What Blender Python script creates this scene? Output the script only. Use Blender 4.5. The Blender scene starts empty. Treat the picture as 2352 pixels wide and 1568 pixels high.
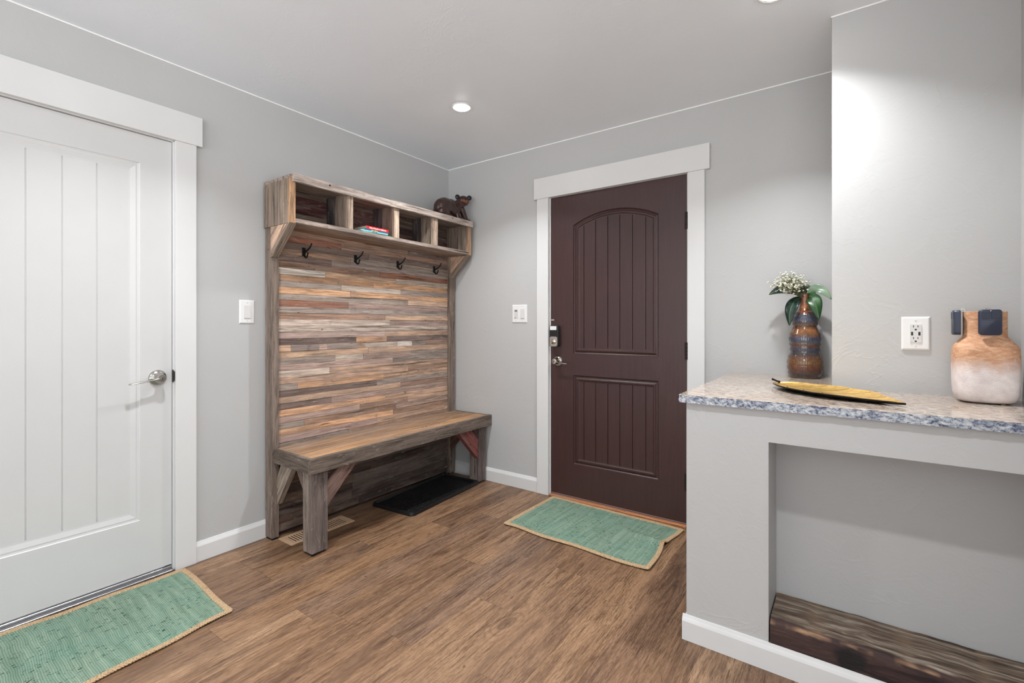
import bpy, bmesh, math, random
from mathutils import Vector, Matrix
S = bpy.context.scene
COL = S.collection
R = random.Random(7)
PI = math.pi

# ---------------------------------------------------------------- camera
cd = bpy.data.cameras.new('camera'); cam = bpy.data.objects.new('camera', cd); COL.objects.link(cam)
cd.sensor_width = 36; cd.sensor_fit = 'HORIZONTAL'; cd.lens = 1087 * 36 / 2352
cd.shift_y = -37.5 / 2352; cd.clip_start = 0.05
cam.location = (2.655, -2.835, 1.18)
cam.rotation_euler = (PI / 2, 0, math.radians(35.48))
S.camera = cam
# ---------------------------------------------------------------- world, lights, exposure
S.view_settings.view_transform = 'Standard'; S.view_settings.look = 'None'
S.view_settings.gamma = 1; S.view_settings.use_curve_mapping = False
S.view_settings.exposure = 0.25
W = bpy.data.worlds.new('world'); S.world = W; W.use_nodes = True
_t = W.node_tree; _bg = _t.nodes['Background']; _g = _t.nodes.new('ShaderNodeTexCoord'); _s = _t.nodes.new('ShaderNodeSeparateXYZ')
_r = _t.nodes.new('ShaderNodeValToRGB'); _t.links.new(_g.outputs['Generated'], _s.inputs[0]); _m = _t.nodes.new('ShaderNodeMath'); _m.operation = 'MULTIPLY_ADD'
_m.inputs[1].default_value = 0.5; _m.inputs[2].default_value = 0.5; _t.links.new(_s.outputs[2], _m.inputs[0]); _t.links.new(_m.outputs[0], _r.inputs[0])
_r.color_ramp.elements[0].position = 0.38; _r.color_ramp.elements[0].color = (0.955, 0.975, 1.0, 1)      # bright lower half, added as fill light for the ceiling
_r.color_ramp.elements[1].position = 0.56; _r.color_ramp.elements[1].color = (0.12, 0.125, 0.13, 1)     # sky half, kept dim to limit fill on the walls
_t.links.new(_r.outputs[0], _bg.inputs[0]); _bg.inputs[1].default_value = 5.3
CAN_POWER = 10.8
CANS = [(0.829, -0.775), (2.425, -0.80), (0.829, -2.15), (2.425, -2.15), (0.829, -4.15), (2.425, -4.15), (4.2, -2.15), (4.2, -4.15)]
for i, (x, y) in enumerate(CANS):
    ld = bpy.data.lights.new('can_lamp', 'AREA'); ld.shape = 'DISK'; ld.size = 0.085
    ld.energy = CAN_POWER; ld.color = (0.965, 0.98, 1.0); ld.spread = math.radians(120)
    lo = bpy.data.objects.new('can_lamp', ld); COL.objects.link(lo); lo.location = (x, y, 2.424)

# ---------------------------------------------------------------- material helpers
def srgb(r, g, b):
    f = lambda c: (c / 255 / 12.92) if c / 255 <= 0.04045 else ((c / 255 + 0.055) / 1.055) ** 2.4
    return (f(r), f(g), f(b), 1)
class NT:
    def __init__(s, name):
        s.m = bpy.data.materials.new(name); s.m.use_nodes = True
        s.t = s.m.node_tree; s.b = s.t.nodes['Principled BSDF']
    def n(s, typ, **kw):
        nd = s.t.nodes.new(typ)
        for k, v in kw.items():
            if k.startswith('i_'):
                key = k[2:]; key = int(key) if key.isdigit() else key.replace('_', ' ')
                nd.inputs[key].default_value = v
            else: setattr(nd, k, v)
        return nd
    def l(s, a, b): s.t.links.new(a, b)
    def setp(s, **kw):
        for k, v in kw.items(): s.b.inputs[k.replace('_', ' ')].default_value = v
    def math(s, op, a, b=0.0, c=0.0):
        nd = s.n('ShaderNodeMath', operation=op)
        for i, v in enumerate((a, b, c)):
            if isinstance(v, (int, float)): nd.inputs[i].default_value = v
            else: s.l(v, nd.inputs[i])
        return nd.outputs[0]
    def mix(s, fac, a, b, mode='MIX'):
        nd = s.n('ShaderNodeMix', data_type='RGBA', blend_type=mode)
        for k, v in (('Factor', fac), ('A', a), ('B', b)):
            tgt = nd.inputs[0] if k == 'Factor' else [q for q in nd.inputs if q.name == k and q.type == 'RGBA'][0]
            if isinstance(v, (int, float, tuple)): tgt.default_value = v
            else: s.l(v, tgt)
        return [q for q in nd.outputs if q.type == 'RGBA'][0]
    def ramp(s, fac, pts):
        nd = s.n('ShaderNodeValToRGB'); e = nd.color_ramp.elements
        while len(e) < len(pts): e.new(0.5)
        for q, (p, c) in zip(e, pts):
            q.position = p; q.color = c if isinstance(c, tuple) else (c, c, c, 1)
        s.l(fac, nd.inputs[0]); return nd.outputs[0]
    def noise(s, vec, scale, detail=4, rough=0.55, dist=0.0):
        nd = s.n('ShaderNodeTexNoise'); nd.inputs['Scale'].default_value = scale
        nd.inputs['Detail'].default_value = detail; nd.inputs['Roughness'].default_value = rough
        nd.inputs['Distortion'].default_value = dist
        if vec is not None: s.l(vec, nd.inputs['Vector'])
        return nd.outputs[0]
    def scale(s, vec, sc):
        nd = s.n('ShaderNodeVectorMath', operation='MULTIPLY'); s.l(vec, nd.inputs[0]); nd.inputs[1].default_value = sc
        return nd.outputs[0]
    def obj(s): return s.n('ShaderNodeTexCoord').outputs['Object']
    def bump(s, h, strength, dist):
        nd = s.n('ShaderNodeBump'); nd.inputs['Strength'].default_value = strength; nd.inputs['Distance'].default_value = dist
        s.l(h, nd.inputs['Height']); s.l(nd.outputs[0], s.b.inputs['Normal'])
    def color(s, c): s.l(c, s.b.inputs['Base Color'])

def plain(name, col, rough=0.5, metal=0.0, spec=0.5, var=0.04, vs=30.0, bump=0.0, emit=None, estr=0, coat=0.0):
    q = NT(name); q.setp(Roughness=rough, Metallic=metal)
    q.b.inputs['Specular IOR Level'].default_value = spec
    if coat: q.b.inputs['Coat Weight'].default_value = coat; q.b.inputs['Coat Roughness'].default_value = 0.05
    o = q.obj(); nz = q.noise(o, vs, 4)
    lo = tuple(c * (1 - var) for c in col[:3]) + (1,); hi = tuple(min(1, c * (1 + var)) for c in col[:3]) + (1,)
    q.color(q.ramp(nz, [(0.3, lo), (0.7, hi)]))
    if bump: q.bump(q.noise(o, vs * 4, 3), bump, 0.002)
    if emit: q.b.inputs['Emission Color'].default_value = emit; q.b.inputs['Emission Strength'].default_value = estr
    return q.m

def wall_paint(name, col, strength=0.35):
    q = NT(name); q.setp(Roughness=0.42); q.b.inputs['Specular IOR Level'].default_value = 0.3
    g = q.n('ShaderNodeNewGeometry').outputs['Position']
    big = q.noise(g, 2.2, 3, 0.5)
    q.color(q.ramp(big, [(0.3, tuple(c * 0.985 for c in col[:3]) + (1,)), (0.7, tuple(c * 1.015 for c in col[:3]) + (1,))]))
    # trowelled drywall: soft plateaus and a few thin ridges
    a = q.noise(g, 9.0, 5, 0.6, 0.8); pl = q.ramp(a, [(0.47, 0.0), (0.53, 1.0)])
    f = q.noise(g, 90.0, 3, 0.6)
    rn = q.noise(g, 3.2, 4, 0.55, 1.2)
    r1 = q.math('SUBTRACT', 1.0, q.math('MULTIPLY', q.math('ABSOLUTE', q.math('SUBTRACT', rn, 0.5)), 90.0))
    r1 = q.math('MAXIMUM', r1, 0.0); msk = q.ramp(q.noise(g, 1.7, 2), [(0.52, 0.0), (0.6, 1.0)])
    r1 = q.math('MULTIPLY', r1, msk)
    h = q.math('ADD', q.math('MULTIPLY', pl, 0.25), q.math('ADD', q.math('MULTIPLY', f, 0.35), q.math('MULTIPLY', r1, 0.5)))
    q.bump(h, strength, 0.0022)
    return q.m

def wood(name, grain=1.0, gray=0.0, rough=0.75, bumps=0.5, contrast=(0.55, 1.25), specks=True, fine=1.0):
    """reclaimed timber: colour comes from the board's own paint/stain attribute, grain from board coordinates"""
    q = NT(name); q.setp(Roughness=rough); q.b.inputs['Specular IOR Level'].default_value = 0.25
    wc = q.n('ShaderNodeAttribute', attribute_name='wc').outputs['Vector']
    col = q.n('ShaderNodeAttribute', attribute_name='col').outputs['Color']
    g1 = q.noise(q.scale(wc, (2.2, 34, 34)), 1.0, 5, 0.62, 1.6)
    g2 = q.noise(q.scale(wc, (9, 220, 220)), 1.0, 4, 0.65, 0.3)
    bl = q.noise(q.scale(wc, (3.5, 13, 13)), 1.0, 4, 0.6, 0.6)
    m1 = q.ramp(g1, [(0.33, contrast[0]), (0.5, 0.95), (0.66, contrast[1])])
    m2 = q.ramp(g2, [(0.32, 0.55), (0.47, 0.92), (0.62, 1.15)])
    c = q.mix(1.0, col, m1, 'MULTIPLY'); c = q.mix(1.0, c, m2, 'MULTIPLY')
    wx = q.ramp(bl, [(0.45, 0.0), (0.72, 0.6)])
    c = q.mix(wx, c, srgb(136, 122, 114))
    # dark knots and checks
    kn = q.noise(q.scale(wc, (7, 26, 26)), 1.0, 2, 0.5, 2.5)
    kf = q.ramp(kn, [(0.70, 0.0), (0.76, 0.75)])
    c = q.mix(kf, c, srgb(44, 32, 28))
    ck = q.noise(q.scale(wc, (1.6, 62, 62)), 1.0, 3, 0.55, 0.6)
    c = q.mix(q.ramp(ck, [(0.635, 0.0), (0.69, 0.75)]), c, srgb(44, 34, 30))
    if specks:
        sp = q.noise(q.scale(wc, (60, 95, 95)), 1.0, 2, 0.5)
        c = q.mix(q.ramp(sp, [(0.745, 0.0), (0.765, 0.7)]), c, srgb(214, 206, 198))
        sp2 = q.noise(q.scale(wc, (11, 70, 70)), 1.0, 4, 0.65, 1.0)
        c = q.mix(q.ramp(sp2, [(0.60, 0.0), (0.74, 0.55)]), c, srgb(196, 186, 176))
        sp3 = q.noise(q.scale(wc, (5, 20, 20)), 1.0, 4, 0.7, 1.5)
        c = q.mix(q.ramp(sp3, [(0.58, 0.0), (0.75, 0.5)]), c, srgb(70, 56, 50))
    q.color(c)
    q.bump(q.math('ADD', q.math('MULTIPLY', g1, 0.6), q.math('MULTIPLY', g2, 0.5)), bumps, 0.003)
    return q.m

# ---------------------------------------------------------------- mesh builder
class MB:
    def __init__(s):
        s.bm = bmesh.new()
        s.wc = s.bm.verts.layers.float_vector.new('wc'); s.col = s.bm.verts.layers.float_color.new('col')
        s.mi = 0
    def add(s, verts, faces, col=(0.5, 0.5, 0.5, 1), wcf=None, mi=None):
        off = Vector((R.random() * 40, R.random() * 40, R.random() * 40)); vs = []
        for p in verts:
            v = s.bm.verts.new(p); v[s.col] = col
            v[s.wc] = (Vector(wcf(Vector(p))) + off) if wcf else (Vector(p) + off)
            vs.append(v)
        fs = []
        for f in faces:
            try: fc = s.bm.faces.new([vs[i] for i in f])
            except ValueError: continue
            fc.material_index = s.mi if mi is None else mi; fs.append(fc)
        return vs, fs
    def box(s, lo, hi, col=(0.5, 0.5, 0.5, 1), axis=1, bev=0.0, mi=None, M=None):
        lo = list(lo); hi = list(hi)
        P = [(x, y, z) for x in (lo[0], hi[0]) for y in (lo[1], hi[1]) for z in (lo[2], hi[2])]
        o = [axis] + [i for i in range(3) if i != axis]
        wcf = lambda p: (p[o[0]], p[o[1]], p[o[2]])
        b = bev
        if b <= 0:
            V = P; F = [(0, 1, 3, 2), (4, 6, 7, 5), (0, 4, 5, 1), (2, 3, 7, 6), (0, 2, 6, 4), (1, 5, 7, 3)]
        else:
            V = []; idx = {}
            for i in (0, 1):
                for j in (0, 1):
                    for k in (0, 1):
                        c = [hi[0] if i else lo[0], hi[1] if j else lo[1], hi[2] if k else lo[2]]
                        sg = [-1 if i else 1, -1 if j else 1, -1 if k else 1]
                        for a in range(3):
                            q = list(c)
                            for t in range(3):
                                if t != a: q[t] += sg[t] * b
                            idx[(i, j, k, a)] = len(V); V.append(tuple(q))
            F = []
            for a in range(3):
                for sd in (0, 1):
                    quad = []
                    for (m, n) in ((0, 0), (1, 0), (1, 1), (0, 1)):
                        key = [0, 0, 0]; key[a] = sd; key[(a + 1) % 3] = m; key[(a + 2) % 3] = n
                        quad.append(idx[tuple(key) + (a,)])
                    F.append(tuple(quad if sd else quad[::-1]))
            for a in range(3):
                a1, a2 = (a + 1) % 3, (a + 2) % 3
                for m in (0, 1):
                    for n in (0, 1):
                        k0 = [0, 0, 0]; k0[a1] = m; k0[a2] = n; k1 = list(k0); k1[a] = 1
                        F.append((idx[tuple(k0) + (a1,)], idx[tuple(k1) + (a1,)], idx[tuple(k1) + (a2,)], idx[tuple(k0) + (a2,)]))
            for i in (0, 1):
                for j in (0, 1):
                    for k in (0, 1): F.append(tuple(idx[(i, j, k, a)] for a in range(3)))
        if M is not None:
            off = Vector((R.random() * 40, R.random() * 40, R.random() * 40))
            vs, fs = s.add(V, F, col, wcf, mi)
            for v in vs: v.co = M @ v.co
            return vs
        return s.add(V, F, col, wcf, mi)[0]
    def rbox(s, lo, hi, col=(0.5, 0.5, 0.5, 1), axis=1, bev=0.0015, rough=0.0009, step=0.035):
        """sawn board with worn, slightly wandering edges"""
        o = [axis] + [i for i in range(3) if i != axis]; L0, L1 = lo[o[0]], hi[o[0]]; n = max(3, int((L1 - L0) / step))
        u0, u1, w0, w1 = lo[o[1]], hi[o[1]], lo[o[2]], hi[o[2]]; b = bev
        sec = [(u0 + b, w0), (u1 - b, w0), (u1, w0 + b), (u1, w1 - b), (u1 - b, w1), (u0 + b, w1), (u0, w1 - b), (u0, w0 + b)]
        cu, cw = (u0 + u1) / 2, (w0 + w1) / 2; V = []; st = [0.0] * 8
        for i in range(n + 1):
            l = L0 + (L1 - L0) * i / n
            for k, (u, w) in enumerate(sec):
                st[k] = st[k] * 0.6 + R.uniform(0, rough); a = -st[k] * (1.7 if R.random() < 0.05 else 1)
                q = [0, 0, 0]; q[o[0]] = l; q[o[1]] = u + math.copysign(a, u - cu); q[o[2]] = w + math.copysign(a, w - cw) * 0.6; V.append(tuple(q))
        F = [(i * 8 + k, i * 8 + (k + 1) % 8, (i + 1) * 8 + (k + 1) % 8, (i + 1) * 8 + k) for i in range(n) for k in range(8)] + [tuple(range(7, -1, -1)), tuple(n * 8 + k for k in range(8))]
        return s.add(V, F, col, lambda p: (p[o[0]], p[o[1]], p[o[2]]))[0]
    def beam(s, p0, p1, wdir, w, d, col=(0.5, 0.5, 0.5, 1), bev=0.001, mi=None):
        """board from p0 to p1, width w along wdir, depth d across"""
        p0 = Vector(p0); p1 = Vector(p1); L = (p1 - p0).length; ax = (p1 - p0).normalized()
        wd = Vector(wdir); wd = (wd - ax * wd.dot(ax)).normalized(); dd = ax.cross(wd)
        M = Matrix((ax, wd, dd)).transposed().to_4x4(); M.translation = p0
        return s.box((0, -w / 2, -d / 2), (L, w / 2, d / 2), col, 0, bev, mi, M)
    def prism(s, pts, n, d, col=(0.5, 0.5, 0.5, 1), along=(1, 0, 0), mi=None):
        """polygon pts (3D, coplanar) pushed by vector n*d"""
        n = Vector(n).normalized() * d; k = len(pts)
        V = [tuple(p) for p in pts] + [tuple(Vector(p) + n) for p in pts]
        F = [tuple(range(k)), tuple(range(2 * k - 1, k - 1, -1))] + [(i, i + k, (i + 1) % k + k, (i + 1) % k) for i in range(k)]
        a = Vector(along).normalized(); u = n.normalized(); w = a.cross(u)
        return s.add(V, F, col, lambda p: (p.dot(a), p.dot(w), p.dot(u)), mi)[0]
    def lathe(s, prof, origin=(0, 0, 0), seg=32, M=None, col=(0.5, 0.5, 0.5, 1), rf=None, mi=None, cap=True):
        V = []; F = []
        for (r, z) in prof:
            for i in range(seg):
                a = 2 * PI * i / seg; rr = r + (rf(a, z, r) if rf else 0)
                V.append((rr * math.cos(a), rr * math.sin(a), z))
        for j in range(len(prof) - 1):
            for i in range(seg):
                i2 = (i + 1) % seg; F.append((j * seg + i, j * seg + i2, (j + 1) * seg + i2, (j + 1) * seg + i))
        if cap:
            if prof[0][0] > 1e-5: F.append(tuple(range(seg - 1, -1, -1)))
            if prof[-1][0] > 1e-5: F.append(tuple((len(prof) - 1) * seg + i for i in range(seg)))
        T = Matrix.Translation(origin) @ (M.to_4x4() if M is not None else Matrix.Identity(4))
        V = [tuple(T @ Vector(v)) for v in V]
        return s.add(V, F, col, None, mi)[0]
    def tube(s, pts, rad, seg=8, col=(0.5, 0.5, 0.5, 1), flat=1.0, up=(0, 0, 1), mi=None, closed=False):
        pts = [Vector(p) for p in pts]; n = len(pts); V = []; F = []
        for i, p in enumerate(pts):
            a = pts[(i - 1) % n] if (closed or i > 0) else p; b = pts[(i + 1) % n] if (closed or i < n - 1) else p
            t = (b - a).normalized(); u = Vector(up); sd = t.cross(u)
            if sd.length < 1e-3: sd = t.cross(Vector((1, 0, 0)))
            sd.normalize(); u2 = sd.cross(t)
            r = rad[i] if isinstance(rad, (list, tuple)) else rad
            for k in range(seg):
                g = 2 * PI * k / seg; V.append(tuple(p + sd * r * math.cos(g) + u2 * r * flat * math.sin(g)))
        for i in range(n if closed else n - 1):
            i2 = (i + 1) % n
            for k in range(seg):
                k2 = (k + 1) % seg; F.append((i * seg + k, i * seg + k2, i2 * seg + k2, i2 * seg + k))
        if not closed: F += [tuple(range(seg - 1, -1, -1)), tuple((n - 1) * seg + k for k in range(seg))]
        return s.add(V, F, col, None, mi)[0]
    def grid(s, P, col=(0.5, 0.5, 0.5, 1), wcf=None, mi=None):
        r = len(P); c = len(P[0]); V = [p for row in P for p in row]
        F = [(i * c + j, i * c + j + 1, (i + 1) * c + j + 1, (i + 1) * c + j) for i in range(r - 1) for j in range(c - 1)]
        return s.add(V, F, col, wcf, mi)[0]
    def ball(s, c, r, sub=2, sc=(1, 1, 1), col=(0.5, 0.5, 0.5, 1), M=None, mi=None):
        t = bmesh.new(); bmesh.ops.create_icosphere(t, subdivisions=sub, radius=1.0)
        V = []
        for v in t.verts:
            q = Vector((v.co.x * r * sc[0], v.co.y * r * sc[1], v.co.z * r * sc[2]))
            if M is not None: q = M @ q
            V.append(tuple(q + Vector(c)))
        F = [tuple(v.index for v in f.verts) for f in t.faces]; t.free()
        return s.add(V, F, col, None, mi)[0]
    def build(s, name, mats, parent=None, smooth=None, fixn=True, origin=None):
        if fixn: bmesh.ops.recalc_face_normals(s.bm, faces=s.bm.faces)
        me = bpy.data.meshes.new(name)
        if origin is not None: bmesh.ops.translate(s.bm, verts=s.bm.verts, vec=-Vector(origin))
        s.bm.to_mesh(me); s.bm.free()
        for m in (mats if isinstance(mats, (list, tuple)) else [mats]): me.materials.append(m)
        if smooth is not None:
            for p in me.polygons: p.use_smooth = True
            me.set_sharp_from_angle(angle=math.radians(smooth))
        o = bpy.data.objects.new(name, me); COL.objects.link(o)
        if origin is not None: o.location = origin
        if parent is not None:
            o.parent = parent
            if origin is None: o.location = -Vector(root_of(parent))
            else: o.location = Vector(origin) - Vector(root_of(parent))
        return o
def root_of(p):
    v = Vector((0, 0, 0))
    while p is not None: v += p.location; p = p.parent
    return v
def thing(name, label, cat, loc=(0, 0, 0), group=None):
    o = bpy.data.objects.new(name, None); COL.objects.link(o); o.location = loc; o.empty_display_size = 0.05
    o['label'] = label; o['category'] = cat
    if group: o['group'] = group
    return o
def tag(o, label, cat, group=None, kind=None):
    o['label'] = label; o['category'] = cat
    if group: o['group'] = group
    if kind: o['kind'] = kind
    return o
def structure(name, mb, mats, label=None, smooth=None, parent=None, origin=None):
    o = mb.build(name, mats, parent, smooth, origin=origin)
    if parent is None: o['kind'] = 'structure'
    if label: o['label'] = label
    return o
def jit(c, a):
    k = 1 + R.uniform(-a, a); return (c[0] * k, c[1] * k * (1 + R.uniform(-a, a) * 0.12), c[2] * k * (1 + R.uniform(-a, a) * 0.25), 1)

# ---------------------------------------------------------------- materials
M_WALL = wall_paint('wall_paint_gray', srgb(183, 183, 182))
M_CEIL = wall_paint('ceiling_paint', srgb(236, 241, 246), 0.3)
M_TRIM = plain('trim_white', srgb(212, 212, 211), 0.32, spec=0.4, var=0.01, vs=8)
M_DOORW = plain('door_white', srgb(202, 202, 201), 0.36, spec=0.4, var=0.012, vs=6)
M_BEAD = plain('paint_line_white', srgb(238, 238, 236), 0.5, var=0.01)
M_PLATE = plain('switch_plastic_white', srgb(224, 224, 223), 0.3, var=0.01)
M_PLATE2 = plain('switch_plastic_shade', srgb(206, 205, 203), 0.3, var=0.01)
M_DARK = plain('dark_slot', srgb(30, 29, 28), 0.5)
M_NICKEL = plain('satin_nickel', srgb(176, 172, 166), 0.24, metal=1.0, var=0.03)
M_CHROME = plain('polished_nickel', srgb(200, 192, 182), 0.12, metal=1.0, var=0.02)
M_BLACKMETAL = plain('black_iron', srgb(30, 29, 29), 0.5, metal=0.6, bump=0.4, vs=60)
M_BRONZE = plain('hinge_bronze', srgb(38, 28, 27), 0.4, metal=0.5)
M_BLACKPL = plain('black_plastic', srgb(22, 22, 22), 0.35)
M_LAMP = plain('lamp_diffuser', srgb(255, 255, 255), 0.5, emit=(1, 0.98, 0.95, 1), estr=35.0, var=0)
M_ALU = plain('threshold_aluminium', srgb(170, 170, 172), 0.3, metal=0.9, bump=0.2)
M_WOOD = wood('reclaimed_wood')
M_WOODD = wood('reclaimed_wood_rough', bumps=0.8, contrast=(0.45, 1.3))
M_BOX = wood('barn_board_shelf', bumps=0.7, contrast=(0.45, 1.35))

def front_door_mat():
    q = NT('front_door_brown'); q.setp(Roughness=0.34); q.b.inputs['Specular IOR Level'].default_value = 0.45
    o = q.obj(); a = q.noise(q.scale(o, (90, 90, 5)), 1.0, 4, 0.6, 0.5); b = q.noise(o, 3.0, 2)
    c = q.ramp(a, [(0.3, srgb(60, 39, 37)), (0.7, srgb(68, 45, 43))])
    q.color(q.mix(q.ramp(b, [(0.4, 0.0), (0.7, 0.3)]), c, srgb(56, 38, 40)))
    q.bump(q.math('ADD', a, q.math('MULTIPLY', q.noise(o, 120, 3), 0.7)), 0.35, 0.0012); return q.m
M_FDOOR = front_door_mat()

def floor_mat():
    q = NT('vinyl_plank_floor'); q.b.inputs['Specular IOR Level'].default_value = 0.4
    wc = q.n('ShaderNodeAttribute', attribute_name='wc').outputs['Vector']
    col = q.n('ShaderNodeAttribute', attribute_name='col').outputs['Color']
    g1 = q.noise(q.scale(wc, (1.7, 16, 1)), 1.0, 6, 0.66, 1.4)
    g2 = q.noise(q.scale(wc, (6, 115, 1)), 1.0, 5, 0.7, 0.8)
    g4 = q.noise(q.scale(wc, (40, 360, 1)), 1.0, 3, 0.6, 0.4)
    bl = q.noise(q.scale(wc, (3.2, 9, 1)), 1.0, 4, 0.6, 0.8)
    m1 = q.ramp(g1, [(0.30, srgb(150, 134, 122)), (0.5, srgb(232, 226, 218)), (0.68, srgb(255, 252, 246))])
    c = q.mix(1.0, col, m1, 'MULTIPLY')
    c = q.mix(1.0, c, q.ramp(g2, [(0.34, srgb(168, 156, 146)), (0.54, srgb(255, 255, 255))]), 'MULTIPLY')
    c = q.mix(1.0, c, q.ramp(g4, [(0.36, srgb(196, 188, 180)), (0.54, srgb(255, 255, 255))]), 'MULTIPLY')
    c = q.mix(q.ramp(bl, [(0.45, 0.0), (0.75, 0.5)]), c, srgb(150, 116, 88))
    c = q.mix(q.ramp(q.noise(q.scale(wc, (2.4, 11, 1)), 1.0, 4, 0.65, 1.3), [(0.50, 0.0), (0.72, 0.75)]), c, srgb(96, 72, 56))
    # cathedral rings round knots
    v = q.n('ShaderNodeTexVoronoi', feature='F1'); v.inputs['Scale'].default_value = 1.0
    wv = q.n('ShaderNodeVectorMath', operation='ADD'); q.l(q.scale(wc, (0.9, 3.0, 1)), wv.inputs[0])
    dn = q.n('ShaderNodeTexNoise'); dn.inputs['Scale'].default_value = 3.0; q.l(wc, dn.inputs['Vector'])
    ds = q.scale(dn.outputs['Color'], (0.25, 0.25, 0)); q.l(ds, wv.inputs[1]); q.l(wv.outputs[0], v.inputs['Vector'])
    d = v.outputs['Distance']
    ring = q.math('SINE', q.math('MULTIPLY', d, 130.0)); near = q.ramp(d, [(0.05, 1.0), (0.26, 0.0)])
    c = q.mix(q.math('MULTIPLY', q.math('MULTIPLY', q.math('MAXIMUM', ring, 0.0), near), 0.5), c, srgb(86, 62, 47))
    c = q.mix(q.ramp(d, [(0.015, 0.85), (0.07, 0.0)]), c, srgb(60, 42, 34))
    kn2 = q.noise(q.scale(wc, (9, 24, 1)), 1.0, 2, 0.5, 2.0)
    c = q.mix(q.ramp(kn2, [(0.69, 0.0), (0.76, 0.75)]), c, srgb(58, 42, 34))
    q.color(c)
    q.l(q.ramp(g2, [(0.3, 0.46), (0.7, 0.36)]), q.b.inputs['Roughness'])
    q.bump(q.math('ADD', g2, q.math('MULTIPLY', g4, 0.6)), 0.25, 0.0012); return q.m

# ---------------------------------------------------------------- room shell
CEIL = 2.441
fm = floor_mat()
mb = MB(); w = 0.1455; fixed = {0.18: [-1.70], 0.7605: [-1.752], 1.1965: [-1.633], 1.342: [-1.25], 1.051: [-1.03], 0.615: [-2.022]}
rf = random.Random(21); base_cols = [srgb(184, 150, 120), srgb(166, 134, 108), srgb(154, 124, 102), srgb(192, 160, 130), srgb(176, 142, 112), srgb(160, 132, 112)]
k = -10
while True:
    x0 = 0.906 + (k) * w; k += 1
    if x0 > 5.7: break
    x1 = min(x0 + w, 5.7)
    if x1 < -0.2: continue
    key = [f for f in fixed if abs(f - x0) < 0.03]
    j0 = fixed[key[0]][0] if key else -rf.uniform(0, 1.22)
    y = j0
    while y < 0.15: y += 1.22
    while y > -6.6:
        ya, yb = y - 1.22, y; ya2 = max(ya, -6.6); yb2 = min(yb, 0.15)
        if ya2 < yb2:
            c = base_cols[rf.randrange(6)]; g = rf.uniform(0.86, 1.06); g *= 0.74; c = (c[0] * g, c[1] * g, c[2] * g, 1)
            e = 0.0004
            mb.add([(x0 + e, ya2 + e, 0), (x1 - e, ya2 + e, 0), (x1 - e, yb2 - e, 0), (x0 + e, yb2 - e, 0)], [(0, 1, 2, 3)], c, lambda p: (p.y, p.x, 0))
        y -= 1.22
mb.box((-0.2, -6.6, -0.1), (5.7, 0.15, -0.0006), srgb(60, 42, 30))
structure('floor', mb, fm)
mb = MB(); mb.box((-0.15, -6.6, CEIL), (5.7, 0.15, CEIL + 0.1)); structure('ceiling', mb, M_CEIL)
# left wall (x=0) with door opening y -2.735..-1.925
mb = MB(); DY0, DY1, DZ = -2.745, -1.915, 2.072
mb.box((-0.12, DY1, 0), (0, 0.15, CEIL)); mb.box((-0.12, -6.6, 0), (0, DY0, CEIL)); mb.box((-0.12, DY0, DZ), (0, DY1, CEIL))
structure('wall_left', mb, M_WALL)
# far wall (y=0) with front door opening x .957..1.893
mb = MB(); FX0, FX1, FZ = 0.957, 1.893, 2.070
mb.box((0, 0, 0), (FX0, 0.15, CEIL)); mb.box((FX1, 0, 0), (5.7, 0.15, CEIL)); mb.box((FX0, 0, FZ), (FX1, 0.15, CEIL))
structure('wall_far', mb, M_WALL)
# partition with the outlet, rising from the ledge to the ceiling, and its return
LEDGE = 0.921
mb = MB(); mb.box((2.597, -0.50, LEDGE), (3.135, 0, CEIL)); structure('wall_partition', mb, M_WALL)
mb = MB(); mb.box((3.135, -1.70, 0), (3.26, 0, CEIL)); structure('wall_right', mb, M_WALL)
# half wall under the ledge, with open niche
mb = MB(); HX = 2.155; NX = 2.429; NZ0, NZ1 = 0.0, 0.778; NY = -0.79; T = 0.889
mb.box((HX, -1.0, 0), (NX, 0, T), axis=2); mb.box((NX, -1.0, NZ1), (3.135, 0, T)); mb.box((NX, NY, 0), (3.135, 0, NZ1)); mb.box((NX, -1.0, 0), (3.135, NY, 0.078))
structure('wall_half', mb, M_WALL)
# far side of the open room
mb = MB(); mb.box((5.7, -1.7, 0), (5.82, 0.15, CEIL)); structure('wall_side', mb, M_WALL)
# white caulk line where ceiling meets walls
def bead(n, pts):
    mb = MB()
    for lo, hi in pts: mb.box(lo, hi, bev=0.001)
    structure(n, mb, M_BEAD)
b = 0.006
bead('trim_1', [((0, -6.6, CEIL - b), (0.003, -0.003, CEIL))])
bead('trim_2', [((0, -0.003, CEIL - b), (2.597, 0, CEIL))])
bead('trim_3', [((2.594, -0.503, CEIL - b), (3.132, -0.50, CEIL)), ((3.132, -1.70, CEIL - b), (3.135, -0.503, CEIL))])
def baseboard(name, p0, p1, nrm, h=0.098, t=0.013, ends=0.0):
    p0 = Vector(p0); p1 = Vector(p1); n = Vector(nrm)
    prof = [(0, 0), (t, 0), (t, h - 0.022), (t - 0.003, h - 0.014), (t - 0.006, h - 0.008), (t - 0.0085, h - 0.001), (0, h)]
    mb = MB(); k = len(prof); V = []
    for p in (p0, p1):
        for (a, z) in prof: V.append(tuple(p + n * a + Vector((0, 0, z))))
    F = [(i, (i + 1) % k, (i + 1) % k + k, i + k) for i in range(k)] + [tuple(range(k)), tuple(range(2 * k - 1, k - 1, -1))]
    mb.add(V, F); return mb
structure('baseboard_left', baseboard('', (0, -1.832, 0), (0, -1.46, 0), (1, 0, 0)), M_TRIM)
structure('baseboard_far', baseboard('', (0.0, 0, 0), (0.863, 0, 0), (0, -1, 0)), M_TRIM)
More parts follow.
